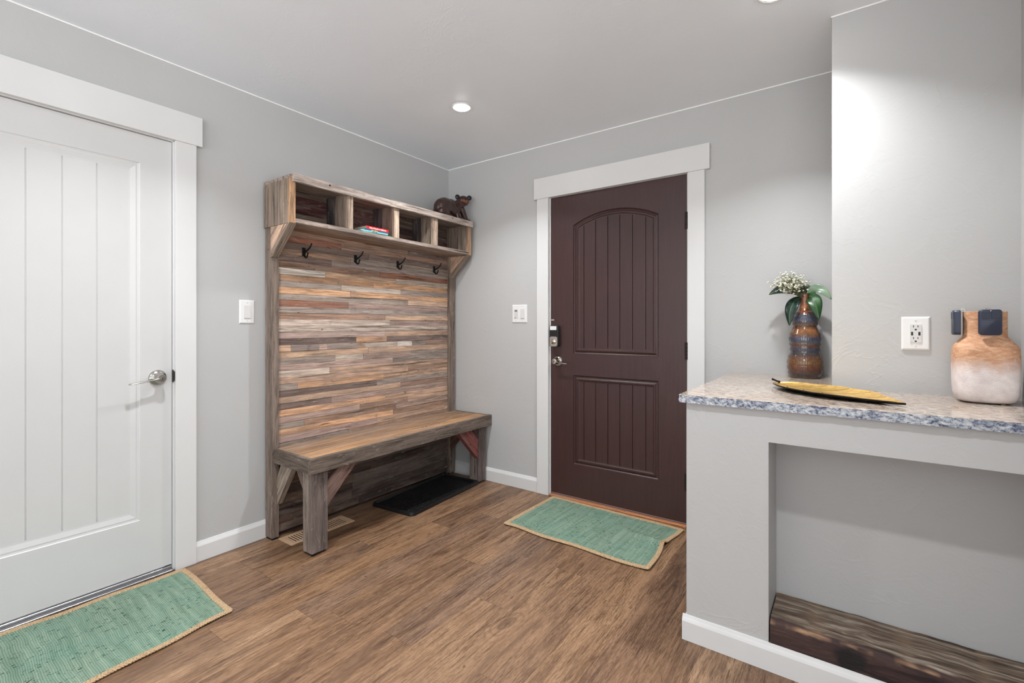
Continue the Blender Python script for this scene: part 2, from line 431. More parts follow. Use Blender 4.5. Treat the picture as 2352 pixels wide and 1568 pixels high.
structure('baseboard_half_wall', baseboard('', (HX - 0.013, -1.0, 0), (3.135, -1.0, 0), (0, -1, 0), 0.092), M_TRIM)
structure('baseboard_half_wall_end', baseboard('', (HX, -1.0, 0), (HX, 0, 0), (-1, 0, 0), 0.092), M_TRIM)
structure('baseboard_alcove', baseboard('', (1.99, 0, 0), (HX - 0.013, 0, 0), (0, -1, 0)), M_TRIM)
structure('baseboard_rear', baseboard('', (0, -6.6, 0), (0, -2.84, 0), (1, 0, 0)), M_TRIM)

# ---------------------------------------------------------------- panelled doors
def door_slab(name, Wd, Ht, panels, grooves, toW, mat, parent, thick=0.035, prof=None, fdepth=0.009, gd=0.004, gw=0.0045):
    """door in local (u right, w up, n out). panels: dict(x0,x1,z0,z1,sag)"""
    mb = MB()
    def add(V, F): mb.add([tuple(toW(*v)) for v in V], F)
    N = 28
    def outline(p, i):
        x0, x1, z0, z1, sag = p['x0'] + i, p['x1'] - i, p['z0'] + i, p['z1'], p['sag']
        pts = [(x0, z0), (x1, z0)]
        if sag <= 0: top = [(x1 + (x0 - x1) * t / N, z1 - i) for t in range(N + 1)]
        else:
            hc = (p['x1'] - p['x0']) / 2; Rr = (hc * hc + sag * sag) / (2 * sag); xc = (p['x0'] + p['x1']) / 2; zc = z1 + sag - Rr; r = Rr - i
            top = []
            for t in range(N + 1):
                x = x1 + (x0 - x1) * t / N; top.append((x, zc + math.sqrt(max(0, r * r - (x - xc) ** 2))))
        return pts + top
    prof = prof or [(0, 0), (0.002, -0.004), (0.006, -0.007), (0.012, -0.0075), (0.022, -0.0045), (0.030, -0.0055), (0.034, -fdepth)]
    for p in panels:
        loops = [[(x, z, d) for (x, z) in outline(p, i)] for (i, d) in prof]; k = len(loops[0])
        for a, bb in zip(loops, loops[1:]):
            add(a + bb, [(j, (j + 1) % k, (j + 1) % k + k, j + k) for j in range(k)])
        i_in = prof[-1][0]; ol = outline(p, i_in); x0, x1 = ol[0][0], ol[1][0]; z0 = ol[0][1]
        def top(x):
            if p['sag'] <= 0: return p['z1'] - i_in
            hc = (p['x1'] - p['x0']) / 2; Rr = (hc * hc + p['sag'] ** 2) / (2 * p['sag']); xc = (p['x0'] + p['x1']) / 2
            return p['z1'] + p['sag'] - Rr + math.sqrt(max(0, (Rr - i_in) ** 2 - (x - xc) ** 2))
        xs = [(x1 + (x0 - x1) * t / N, -fdepth) for t in range(N + 1)]
        for g in grooves:
            if x0 < g < x1:
                xs = [q for q in xs if abs(q[0] - g) > gw * 0.75]
                xs += [(g - gw / 2, -fdepth), (g - gw / 4, -fdepth - gd), (g + gw / 4, -fdepth - gd), (g + gw / 2, -fdepth)]
        xs.sort()
        rows = 2
        V = []; F = []
        for (x, d) in xs: V += [(x, z0, d), (x, top(x), d)]
        for t in range(len(xs) - 1): F.append((2 * t, 2 * t + 2, 2 * t + 3, 2 * t + 1))
        add(V, F)
    # stiles and rails
    xa, xb = panels[0]['x0'], panels[0]['x1']
    def q(x0, x1, z0, z1): add([(x0, z0, 0), (x1, z0, 0), (x1, z1, 0), (x0, z1, 0)], [(0, 1, 2, 3)])
    q(0, xa, 0, Ht); q(xb, Wd, 0, Ht)
    zs = sorted(panels, key=lambda p: p['z0']); z = 0
    for p in zs:
        q(xa, xb, z, p['z0']); z = p['z1']
    p = zs[-1]; tp = outline(p, 0)[2:]; V = []; F = []
    for (x, zz) in tp: V += [(x, zz, 0), (x, Ht, 0)]
    for t in range(len(tp) - 1): F.append((2 * t, 2 * t + 2, 2 * t + 3, 2 * t + 1))
    add(V, F)
    # edges and back
    add([(0, 0, 0), (Wd, 0, 0), (Wd, Ht, 0), (0, Ht, 0), (0, 0, -thick), (Wd, 0, -thick), (Wd, Ht, -thick), (0, Ht, -thick)],
        [(0, 1, 5, 4), (1, 2, 6, 5), (2, 3, 7, 6), (3, 0, 4, 7), (4, 5, 6, 7)])
    bmesh.ops.remove_doubles(mb.bm, verts=mb.bm.verts, dist=0.00005)
    return mb

# --- left interior door (door_1), in wall x=0, face at x=-0.012
YL, YR = -2.735, -1.927; zb = 0.028
mbd = door_slab('', YR - YL, 2.062 - zb, [dict(x0=0.125, x1=YR - YL - 0.125, z0=0.250, z1=1.903, sag=0)],
                [0.311, 0.419, 0.531, 0.20, 0.64], lambda u, v, n: (-0.012 + n, YL + u, zb + v), M_DOORW, None,
                prof=[(0, 0), (0.003, -0.003), (0.010, -0.0045), (0.016, -0.004), (0.024, -0.006), (0.036, -0.009), (0.044, -0.0095)], fdepth=0.0095, gd=0.003, gw=0.005)
d1 = structure('door_1', mbd, M_DOORW)
d1['label'] = 'white interior door with one tall grooved panel and a lever'
def part(name, mb, mats, parent, smooth=None, label=None, origin=None):
    o = mb.build(name, mats, parent, smooth, origin=origin)
    if label: o['label'] = label
    return o
mb = MB()
mb.box((0, -1.921, 0), (0.02, -1.832, 2.068), bev=0.001); mb.box((0, -2.83, 0), (0.02, -2.741, 2.068), bev=0.001)
mb.box((0, -2.856, 2.068), (0.026, -1.807, 2.211), bev=0.001)
part('door_casing', mb, M_TRIM, d1)
mb = MB()
mb.box((-0.12, -1.925, 0), (0, -1.915, 2.072)); mb.box((-0.12, -2.745, 0), (0, -2.737, 2.072)); mb.box((-0.12, -2.745, 2.065), (0, -1.915, 2.072))
mb.box((-0.075, -1.940, 0.012), (-0.05, -1.925, 2.065)); mb.box((-0.075, -2.737, 2.052), (-0.05, -1.925, 2.065))
part('door_jamb', mb, M_TRIM, d1)
mb = MB()
mb.box((-0.10, -2.737, 0.0), (0.012, -1.925, 0.009), bev=0.002); mb.box((-0.045, -2.737, 0.009), (-0.012, -1.925, 0.020), bev=0.002)
part('door_threshold', mb, M_ALU, d1, label='grey metal door threshold')
def lever(parent, C0, n, along, drop, mat, key=True, ln=0.1, name='door_handle'):
    C0 = Vector(C0); n = Vector(n); a = Vector(along); upv = Vector((0, 0, 1))
    Mx = Matrix((a, n.cross(a), n)).transposed()
    mb = MB()
    mb.lathe([(0.0, 0), (0.036, 0), (0.036, 0.003), (0.033, 0.008), (0.026, 0.012), (0.020, 0.018), (0.016, 0.026), (0.0155, 0.032)], C0, 36, Mx, mi=0)
    mb.lathe([(0.0155, 0.03), (0.020, 0.036), (0.0205, 0.046), (0.019, 0.054), (0.016, 0.057), (0.0, 0.058)], C0, 32, Mx)
    h = C0 + n * 0.047
    pts = []
    for t in range(13):
        s = t / 12; pts.append(h + a * (0.008 + s * ln) + n * (0.004 * math.sin(s * PI)) + upv * (drop * (s ** 0.7) * 1.0))
    rad = [0.011 - 0.0035 * min(1, i / 3) for i in range(13)]; rad[-1] = 0.005
    mb.tube(pts, rad, 12, flat=0.5)
    if key: mb.lathe([(0.0, 0.058), (0.008, 0.0581), (0.0075, 0.0605), (0.0, 0.061)], C0, 20, Mx)
    h_ = part(name, mb, mat, parent, 40)
    if key:
        mb = MB(); mb.box((-0.0012, -0.005, 0.0608), (0.0012, 0.005, 0.0614), M=Matrix.Translation(C0) @ Mx.to_4x4())
        k = part('keyhole', mb, M_DARK, h_)
lever(d1, (-0.012, -1.985, 0.932), (1, 0, 0), (0, -1, 0), -0.018, M_NICKEL, ln=0.115)
mb = MB(); mb.box((-0.012, -1.9255, 0.905), (0.003, -1.9235, 0.965), bev=0.0005); mb.box((0.0, -1.9245, 0.912), (0.010, -1.921, 0.958), bev=0.001)
part('strike_plate', mb, M_BRONZE, d1, label='dark metal strike plate')

# --- front door (door_2), in wall y=0, face at y=+0.004
X0, X1 = 0.966, 1.884; zb2 = 0.024
px = [1.139 - X0, 1.717 - X0]
mbd = door_slab('', X1 - X0, 2.060 - zb2, [dict(x0=px[0], x1=px[1], z0=0.244 - zb2, z1=0.843 - zb2, sag=0), dict(x0=px[0], x1=px[1], z0=0.988 - zb2, z1=1.853 - zb2, sag=0.072)],
                [g - X0 for g in (1.214, 1.299, 1.385, 1.467, 1.551, 1.636)], lambda u, v, n: (X0 + u, 0.004 - n, zb2 + v), M_FDOOR, None,
                prof=[(0, 0), (0.003, -0.006), (0.008, -0.010), (0.014, -0.0085), (0.022, -0.004), (0.030, -0.004), (0.034, -0.0095), (0.040, -0.0105)], fdepth=0.0105, gd=0.005, gw=0.007)
d2 = structure('door_2', mbd, M_FDOOR)
d2['label'] = 'dark brown front door with arched plank panel'
mb = MB()
mb.box((0.863, -0.02, 0), (0.956, 0, 2.063), bev=0.001); mb.box((1.894, -0.02, 0), (1.987, 0, 2.063), bev=0.001)
mb.box((0.841, -0.026, 2.063), (2.015, 0, 2.207), bev=0.001)
part('door_casing', mb, M_TRIM, d2)
mb = MB()
mb.box((0.957, -0.002, 0), (0.964, 0.15, 2.07)); mb.box((1.886, -0.002, 0), (1.893, 0.15, 2.07)); mb.box((0.957, -0.002, 2.062), (1.893, 0.15, 2.07))
mb.box((0.964, 0.045, 0.0), (0.977, 0.07, 2.062)); mb.box((1.873, 0.045, 0.0), (1.886, 0.07, 2.062)); mb.box((0.964, 0.045, 2.05), (1.886, 0.07, 2.062))
part('door_jamb', mb, M_TRIM, d2)
mb = MB(); mb.box((0.964, -0.026, 0.0), (1.886, 0.05, 0.016), srgb(178, 116, 74), axis=0, bev=0.003)
part('door_threshold', mb, wood('threshold_wood', specks=False, rough=0.4, contrast=(0.8, 1.1)), d2, label='orange wooden threshold')
mb = MB(); mb.box((0.966, -0.001, 0.016), (1.884, 0.038, 0.0245), bev=0.001)
part('door_sweep', mb, plain('sweep_gray', srgb(104, 88, 84), 0.5), d2, label='grey rubber door sweep')
for hz in (1.79, 1.03, 0.265):
    mb = MB(); mb.box((1.872, -0.0015, hz - 0.05), (1.884, 0.003, hz + 0.05), bev=0.0005)
    for q in range(5): mb.lathe([(0, 0), (0.0055, 0), (0.0055, 0.019), (0, 0.019)], (1.8845, -0.004, hz - 0.05 + q * 0.02), 14)
    part('hinge', mb, M_BRONZE, d2, 40)
mb = MB(); mb.box((0.966, 0.0032, 1.213), (0.990, 0.0048, 1.219), bev=0.0005); part('paint_chip', mb, M_TRIM, d2, label='thin pale scratch at the door edge')
# keypad lock, room side
mb = MB(); lx0, lx1, lz0, lz1 = 0.974, 1.040, 1.032, 1.180
def rrect(x0, x1, z0, z1, r, n=6):
    P = []
    for (cx, cz, a0) in ((x1 - r, z0 + r, -90), (x1 - r, z1 - r, 0), (x0 + r, z1 - r, 90), (x0 + r, z0 + r, 180)):
        for t in range(n + 1):
            a = math.radians(a0 + 90 * t / n); P.append((cx + r * math.cos(a), cz + r * math.sin(a)))
    return P
mb.prism([(x, 0.004, z) for x, z in rrect(lx0, lx1, lz0, lz1, 0.014)], (0, -1, 0), 0.034)
lk = part('keypad_lock', mb, plain('lock_body_gray', srgb(70, 69, 68), 0.35, metal=0.6), d2, 40, 'black and chrome electronic deadbolt')
mb = MB(); mb.prism([(x, -0.030, z) for x, z in rrect(lx0 + 0.004, lx1 - 0.006, 1.104, 1.146, 0.002)], (0, -1, 0), 0.003)
part('battery_cover', mb, M_BLACKPL, lk, 40)
mb = MB(); mb.prism([(x, -0.030, z) for x, z in rrect(lx0 + 0.005, lx1 - 0.012, 1.147, 1.173, 0.002)], (0, -1, 0), 0.003)
part('lock_label', mb, M_PLATE, lk, 40)
mb = MB(); mb.prism([(x, -0.030, z) for x, z in rrect(lx0 + 0.003, lx1 - 0.005, lz0 + 0.003, 1.102, 0.014)], (0, -1, 0), 0.003)
part('lock_face', mb, M_CHROME, lk, 40)
mb = MB(); My = Matrix(((1, 0, 0), (0, 0, -1), (0, 1, 0)))
mb.lathe([(0, 0), (0.018, 0), (0.018, 0.004), (0.012, 0.008), (0, 0.008)], (1.006, -0.033, 1.068), 28, My)
mb.beam((1.003, -0.048, 1.052), (1.009, -0.048, 1.084), (0, 1, 0), 0.018, 0.006, bev=0.002)
part('thumb_turn', mb, M_CHROME, lk, 40)
lever(d2, (1.022, 0.004, 0.934), (0, -1, 0), (1, 0, 0), -0.014, M_CHROME, ln=0.085, name='door_handle')

# ---------------------------------------------------------------- switch plates and outlet
def plate(name, label, cat, O, ux, n, w_, h_):
    O = Vector(O); t = thing(name, label, cat, O); ux = Vector(ux); n = Vector(n)
    Mx = Matrix((ux, Vector((0, 0, 1)), n)).transposed().to_4x4(); Mx.translation = O
    mb = MB()
    L = [(0, 0), (0, 0.002), (0.004, 0.0055), (0.006, 0.006)]
    prev = None; V = []; F = []
    for (i, d) in L: V += [(-w_ / 2 + i, -h_ / 2 + i, d), (w_ / 2 - i, -h_ / 2 + i, d), (w_ / 2 - i, h_ / 2 - i, d), (-w_ / 2 + i, h_ / 2 - i, d)]
    for a in range(3):
        for j in range(4): F.append((a * 4 + j, a * 4 + (j + 1) % 4, a * 4 + 4 + (j + 1) % 4, a * 4 + 4 + j))
    F.append((12, 13, 14, 15)); F.append((3, 2, 1, 0))
    mb.add([tuple(Mx @ Vector(v)) for v in V], F)
    part('cover_plate', mb, M_PLATE, t)
    return t, Mx
def sc(t, Mx, x, z):
    mb = MB(); mb.lathe([(0, 0.006), (0.0032, 0.006), (0.0028, 0.0072), (0, 0.0074)], (0, 0, 0), 14)
    for v in mb.bm.verts: v.co = Mx @ (v.co + Vector((x, z, 0)))
    part('screw', mb, M_PLATE2, t, 40)
def rocker(t, Mx, x, hh=0.033, ww=0.0165, name='rocker'):
    mb = MB(); V = [(x - ww, -hh, 0.006), (x + ww, -hh, 0.006), (x + ww, hh, 0.006), (x - ww, hh, 0.006),
                    (x - ww, -hh, 0.0115), (x + ww, -hh, 0.0115), (x + ww, 0, 0.0085), (x - ww, 0, 0.0085), (x + ww, hh, 0.0068), (x - ww, hh, 0.0068)]
    F = [(4, 5, 6, 7), (7, 6, 8, 9), (0, 1, 5, 4), (0, 4, 7, 9, 3), (1, 2, 8, 6, 5), (2, 3, 9, 8)]
    mb.add([tuple(Mx @ Vector(v)) for v in V], F); part(name, mb, M_PLATE2, t)
def slot(t, Mx, x, z, w_, h_, name, mat=M_DARK, d=0.0066, base=0.006):
    mb = MB(); mb.box((x - w_ / 2, z - h_ / 2, base), (x + w_ / 2, z + h_ / 2, d), M=Mx); return part(name, mb, mat, t)
t, Mx = plate('light_switch', 'white single rocker light switch between the white door and the wooden bench unit', 'light switch', (0, -1.5825, 1.252), (0, 1, 0), (1, 0, 0), 0.080, 0.127)
rocker(t, Mx, 0.0); sc(t, Mx, 0, 0.048); sc(t, Mx, 0, -0.048)
t, Mx = plate('light_switch', 'white double light switch on the wall beside the dark front door', 'light switch', (0.7035, 0, 1.263), (1, 0, 0), (0, -1, 0), 0.130, 0.130)
rocker(t, Mx, 0.028)
slot(t, Mx, -0.028, 0, 0.033, 0.066, 'sensor_module', M_PLATE2, 0.009)
slot(t, Mx, -0.028, 0.021, 0.022, 0.012, 'sensor_window', plain('sensor_gray', srgb(120, 118, 114), 0.3), 0.0098)
slot(t, Mx, -0.032, -0.026, 0.008, 0.005, 'sensor_button', plain('button_gray', srgb(130, 128, 124), 0.3), 0.0098)
for sx in (-0.028, 0.028):
    for sz in (0.05, -0.05): sc(t, Mx, sx, sz)
t, Mx = plate('wall_outlet', 'white wall outlet with two charging ports above the granite ledge', 'outlet', (2.858, -0.50, 1.149), (1, 0, 0), (0, -1, 0), 0.083, 0.125)
slot(t, Mx, 0, 0, 0.033, 0.067, 'receptacle', M_PLATE2, 0.0085); sc(t, Mx, 0, 0.048); sc(t, Mx, 0, -0.048)
for z in (0.0225, -0.0215):
    slot(t, Mx, -0.0065, z + 0.004, 0.0022, 0.008, 'socket_slot', d=0.0089, base=0.008); slot(t, Mx, 0.0065, z + 0.004, 0.0022, 0.007, 'socket_slot', d=0.0089, base=0.008)
    slot(t, Mx, 0.0, z - 0.008, 0.0055, 0.0055, 'ground_slot', d=0.0089, base=0.008)
for x in (-0.0105, 0.0105): slot(t, Mx, x, -0.001, 0.0062, 0.0135, 'charging_port', d=0.0089, base=0.008)

# ---------------------------------------------------------------- recessed ceiling lights
locs = ['nearest the wooden bench unit', 'cut off by the top edge, before the partition wall', 'in the ceiling before the white door', 'in the ceiling above the camera', 'in the rear ceiling on the left', 'in the rear ceiling in the middle', 'in the ceiling of the side room', 'in the rear ceiling on the right']
for i, (x, y) in enumerate(CANS):
    t = thing('ceiling_light', 'round recessed ceiling light ' + locs[i], 'ceiling light', (x, y, CEIL), 'recessed ceiling lights')
    mb = MB(); mb.lathe([(0.048, -0.005), (0.056, -0.005), (0.059, -0.002), (0.059, 0), (0.048, 0)], (x, y, CEIL), 40, cap=False); part('trim_ring', mb, M_TRIM, t, 40)
    mb = MB(); mb.lathe([(0, -0.0145), (0.015, -0.014), (0.030, -0.0115), (0.041, -0.008), (0.0478, -0.003), (0.0478, 0), (0, 0)], (x, y, CEIL), 40); part('diffuser', mb, M_LAMP, t, 40)

# ---------------------------------------------------------------- hall tree (bench with shelf)
HT = thing('hall_tree', 'reclaimed wood hall bench with plank back, hooks and cubby shelf', 'hall tree', (0.2, -0.75, 0))
GR = [srgb(112, 100, 92), srgb(98, 86, 78), srgb(128, 114, 104), srgb(86, 74, 68)]
ORG = srgb(208, 164, 128); TAN = srgb(194, 162, 138); BRN = srgb(160, 130, 110); DRK = srgb(122, 104, 96); GRY = srgb(158, 143, 133); LGT = srgb(200, 182, 166); WHT = srgb(222, 212, 200); RED = srgb(152, 104, 84); ROS = srgb(176, 150, 138); PNK = srgb(188, 164, 152); LORG = srgb(218, 180, 148)
rows = [  # top to bottom from the underside of the shelf, (colour, fraction of the length)
    [(BRN, .7), (DRK, .3)], [(RED, .3), (BRN, .7)], [(DRK, .45), (DRK, .55)], [(BRN, .35), (GRY, .65)], [(DRK, .25), (GRY, .75)], [(BRN, .17), (BRN, .35), (RED, .48)],
    [(WHT, .22), (LORG, .40), (LGT, .38)], [(ORG, .48), (ORG, .52)], [(GRY, .3), (LGT, .35), (GRY, .35)], [(ORG, .35), (ORG, .65)], [(GRY, .7), (TAN, .3)],
    [(RED, .34), (ROS, .66)], [(GRY, .35), (GRY, .65)], [(BRN, .55), (TAN, .45)], [(LGT, .58), (ROS, .42)], [(LGT, 1.0)], [(PNK, .55), (TAN, .45)],
    [(DRK, .38), (ORG, .18), (DRK, .44)], [(LORG, .06), (GRY, .13), (ROS, .04), (GRY, .16), (TAN, .04), (LGT, .2), (WHT, .1), (GRY, .1), (BRN, .17)], [(LORG, .45), (TAN, .55)],
    [(GRY, .27), (LGT, .15), (ROS, .3), (GRY, .28)], [(ROS, .6), (GRY, .4)], [(LGT, .24), (TAN, .76)], [(TAN, .7), (BRN, .3)], [(GRY, .09), (ORG, .45), (TAN, .46)],
    [(DRK, .5), (GRY, .5)], [(TAN, .65), (BRN, .35)], [(DRK, .25), (ROS, .75)], [(ORG, .55), (TAN, .45)], [(ROS, .4), (BRN, .3), (TAN, .3)], [(GRY, .12), (BRN, .5), (ROS, .38)], [(ORG, .6), (BRN, .4)], [(ROS, .5), (TAN, .5)],
]
mb = MB(); rr = random.Random(5); z = 1.724; ri = 0; BY0, BY1 = -1.452, -0.076
mb.box((0.016, BY0, 0.022), (0.045, BY1, 1.93), srgb(60, 50, 44))
while z > 0.06:
    rh = 0.0365 if z > 0.5 else 0.052; row = rows[ri] if ri < len(rows) else [(rr.choice([BRN, DRK, GRY, BRN, RED]), .3 + .3 * rr.random()), (rr.choice([BRN, DRK, GRY]), .6)]
    ri += 1; y = BY0; tot = sum(f for _, f in row)
    for j, (c, f) in enumerate(row):
        y2 = y + (BY1 - BY0) * f / tot; d = 0.060 + rr.uniform(-0.002, 0.002)
        if z < 0.46: c = tuple(v * 0.42 for v in c[:3]) + (1,)  # boards below the seat darkened: bench shade painted into their colour
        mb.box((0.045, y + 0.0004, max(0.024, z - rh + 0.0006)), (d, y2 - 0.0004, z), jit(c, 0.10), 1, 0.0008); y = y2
    z -= rh
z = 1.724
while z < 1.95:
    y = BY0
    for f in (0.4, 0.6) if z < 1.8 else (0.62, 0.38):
        y2 = y + (BY1 - BY0) * f; mb.box((0.045, y, z), (0.058 + rr.uniform(-.002, .002), y2, min(z + 0.05, 1.95)), jit(rr.choice([srgb(84, 64, 60), srgb(78, 46, 44), srgb(96, 80, 70), srgb(66, 50, 48)]), .12), 1, 0.0008); y = y2  # dark red-brown cubby backs, lowered further to paint in the cubby shade
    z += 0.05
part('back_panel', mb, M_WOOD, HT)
POSTC = srgb(128, 113, 102)
for (a, bb) in ((-1.490, -1.452), (-0.076, -0.016)):
    mb = MB()
    mb.rbox((0.016, a, 0.012), (0.050, bb, 1.955), jit(POSTC, .05), 2, 0.0015); mb.rbox((0.0508, a, 0.012), (0.085, bb, 1.72), jit(POSTC, .05), 2, 0.0015)
    mb.box((0.02, a + 0.004, 0.0), (0.08, bb - 0.004, 0.012), srgb(30, 28, 26))
    part('post', mb, M_WOODD, HT)
SY0, SY1 = -1.500, -0.050; SZ0, SZ1 = 1.742, 1.935
LB = srgb(142, 126, 112); ORB = srgb(188, 150, 116)
mb = MB()   # shelf board and top boards of the cubby
mb.rbox((0.058, SY0 + 0.022, 1.720), (0.165, SY1 - 0.022, SZ0), jit(BRN, .05), 1, 0.0015); mb.rbox((0.166, SY0 + 0.022, 1.720), (0.283, SY1 - 0.022, SZ0), jit(GRY, .05), 1, 0.002)
part('shelf_board', mb, M_BOX, HT)
mb = MB(); mb.box((0.016, SY0 + 0.001, 1.950), (0.150, SY1, 1.970), GRY, 1, 0.0015); mb.box((0.151, SY0 + 0.001, 1.950), (0.285, SY1, 1.970), GRY, 1, 0.0015)
part('top_board', mb, M_BOX, HT)
mb = MB(); mb.rbox((0.2855, SY0 + 0.010, 1.930), (0.303, SY1 - 0.001, 1.972), srgb(184, 170, 160), 1, 0.0015)
for y in (-1.28, -0.95, -0.28): mb.lathe([(0, 0), (0.005, 0), (0.005, 0.0012), (0, 0.0012)], (0.3028, y, 1.951 + rr.uniform(-.01, .012)), 10, Matrix(((0, 0, 1), (1, 0, 0), (0, 1, 0))), srgb(12, 10, 9))
part('top_trim', mb, M_BOX, HT)
for (ya, yb, side) in ((SY0, SY0 + 0.022, 0), (SY1 - 0.022, SY1, 1)):
    mb = MB(); x = 0.086 if not side else 0.016; x = 0.016
    for (xa, xb) in ((0.016, 0.075), (0.076, 0.150), (0.151, 0.225), (0.226, 0.262)):
        mb.box((xa, ya, 1.716), (xb, yb, 1.949), jit(LB, .08), 2, 0.001)
    mb.rbox((0.2625, ya if not side else yb - 0.030, 1.716), (0.285, ya + 0.030 if not side else yb, 1.949), ORB, 2, 0.0015)
    # triangular gusset below
    yy = ya + 0.002
    mb.prism([(0.086, yy, 1.715), (0.262, yy, 1.715), (0.086, yy, 1.56)], (0, 1, 0), 0.018, jit(TAN, .04), (1, 0, 1))
    part('shelf_side', mb, M_BOX, HT)
    mb = MB(); y0 = ya - 0.002 if not side else yb - 0.036; n = 0.038
    mb.prism([(0.285, y0, 1.716), (0.262, y0, 1.716), (0.086, y0, 1.575), (0.086, y0, 1.548), (0.104, y0, 1.553)], (0, 1, 0), n, jit(LB, .05), (1, 0, .85))
    part('brace', mb, M_BOX, HT)
for (ya, yb) in ((-1.151, -1.115), (-0.806, -0.766), (-0.459, -0.413)):
    mb = MB(); ym = (ya + yb) / 2
    mb.box((0.060, ym - 0.011, SZ0), (0.150, ym + 0.011, 1.949), jit(srgb(70, 64, 66), .06), 2, 0.001); mb.box((0.151, ym - 0.011, SZ0), (0.262, ym + 0.011, 1.949), jit(LB, .06), 2, 0.001)  # rear divider board darker grey: shade inside the cubby put into its colour
    mb.rbox((0.2625, ya, SZ0), (0.284, yb, 1.9295), jit(srgb(182, 160, 140), .05), 2, 0.0015)
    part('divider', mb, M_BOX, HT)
# hooks
for y in (-1.291, -0.936, -0.585, -0.226):
    z = 1.612; x = 0.060; mb = MB()
    mb.box((x, y - 0.011, z - 0.028), (x + 0.004, y + 0.011, z + 0.020), bev=0.0015)
    mb.tube([(x + 0.003, y, z - 0.006), (x + 0.018, y, z - 0.006), (x + 0.040, y + 0.002, z + 0.004), (x + 0.058, y + 0.005, z + 0.016), (x + 0.068, y + 0.008, z + 0.034)], [0.007, 0.006, 0.005, 0.0045, 0.004], 8)
    mb.ball((x + 0.0685, y + 0.008, z + 0.036), 0.005, 1)
    mb.tube([(x + 0.003, y, z - 0.020), (x + 0.012, y, z - 0.032), (x + 0.026, y, z - 0.040), (x + 0.038, y, z - 0.034), (x + 0.044, y, z - 0.018)], [0.007, 0.006, 0.005, 0.0045, 0.004], 8)
    mb.ball((x + 0.0445, y, z - 0.016), 0.006, 1)
    part('coat_hook', mb, M_BLACKMETAL, HT, 60)
# bench
mb = MB(); c3 = [srgb(150, 122, 98), srgb(150, 118, 90), srgb(176, 136, 98)]
for i, (xa, xb) in enumerate(((0.061, 0.180), (0.181, 0.300), (0.301, 0.424))):
    mb.box((xa if i else 0.0865, -1.4595, 0.474), (xb, -0.0225, 0.4985), jit(c3[i], .03), 1, 0.0015)
mb.box((0.061, -1.4515, 0.474), (0.086, -0.078, 0.4985), jit(c3[0], .03), 1, 0.001)
part('seat', mb, M_WOOD, HT)
AP = srgb(104, 92, 82)
mb = MB(); mb.rbox((0.4245, -1.482, 0.424), (0.446, -0.003, 0.502), AP, 1, 0.002)
mb.box((0.0865, -1.482, 0.424), (0.424, -1.460, 0.500), jit(AP, .05), 0, 0.002); mb.box((0.0865, -0.022, 0.424), (0.424, -0.003, 0.500), jit(AP, .05), 0, 0.002)
part('apron', mb, M_WOODD, HT)
def leg(x0, x1, y0, y1):
    mb = MB(); m = x1 - 0.026
    mb.rbox((x0, y0, 0.014), (m, y0 + 0.02, 0.4235), jit(srgb(134, 122, 112), .03), 2, 0.0015)
    mb.rbox((m + 0.0006, y0, 0.014), (x1, y1, 0.4235), jit(srgb(104, 92, 88), .03), 2, 0.0015)
    mb.box((x0, y0 + 0.0205, 0.014), (m, y1, 0.4235), jit(POSTC, .03), 2, 0.0015)
    L = part('leg', mb, M_WOODD, HT)
    mb = MB(); mb.box((x0 + 0.006, y0 + 0.006, 0.003), (x1 - 0.006, y1 - 0.006, 0.014), bev=0.002)
    for (a, bb) in ((x1 - 0.014, y0 + 0.014), (x0 + 0.014, y1 - 0.014)): mb.lathe([(0, 0), (0.009, 0), (0.009, 0.004), (0, 0.004)], (a, bb, 0), 16)
    part('foot_glide', mb, M_BLACKPL, L, 40)
leg(0.351, 0.431, -1.467, -1.378); leg(0.318, 0.410, -0.107, -0.030)
RDP = srgb(120, 62, 56)
def brace(P, n, d, col, along):
    mb = MB(); mb.prism(P, n, d, col, along); part('brace', mb, M_WOODD, HT)
brace([(0.402, -1.377, 0.205), (0.402, -1.377, 0.330), (0.402, -1.285, 0.423), (0.402, -1.165, 0.423)], (-1, 0, 0), 0.036, srgb(136, 108, 98), (0, 1, 1))
brace([(0.086, -1.462, 0.190), (0.086, -1.462, 0.335), (0.125, -1.462, 0.423), (0.245, -1.462, 0.423)], (0, 1, 0), 0.030, srgb(150, 136, 122), (1, 0, 1.4))
brace([(0.350, -1.430, 0.215), (0.350, -1.430, 0.340), (0.280, -1.430, 0.423), (0.205, -1.430, 0.423)], (0, 1, 0), 0.030, srgb(122, 104, 94), (-1, 0, 1.4))
brace([(0.402, -0.108, 0.185), (0.402, -0.108, 0.325), (0.402, -0.195, 0.423), (0.402, -0.335, 0.423)], (-1, 0, 0), 0.040, srgb(134, 70, 66), (0, -1, 1))
brace([(0.086, -0.070, 0.200), (0.086, -0.070, 0.320), (0.180, -0.070, 0.423), (0.290, -0.070, 0.423)], (0, 1, 0), 0.030, srgb(110, 80, 68), (1, 0, 1))

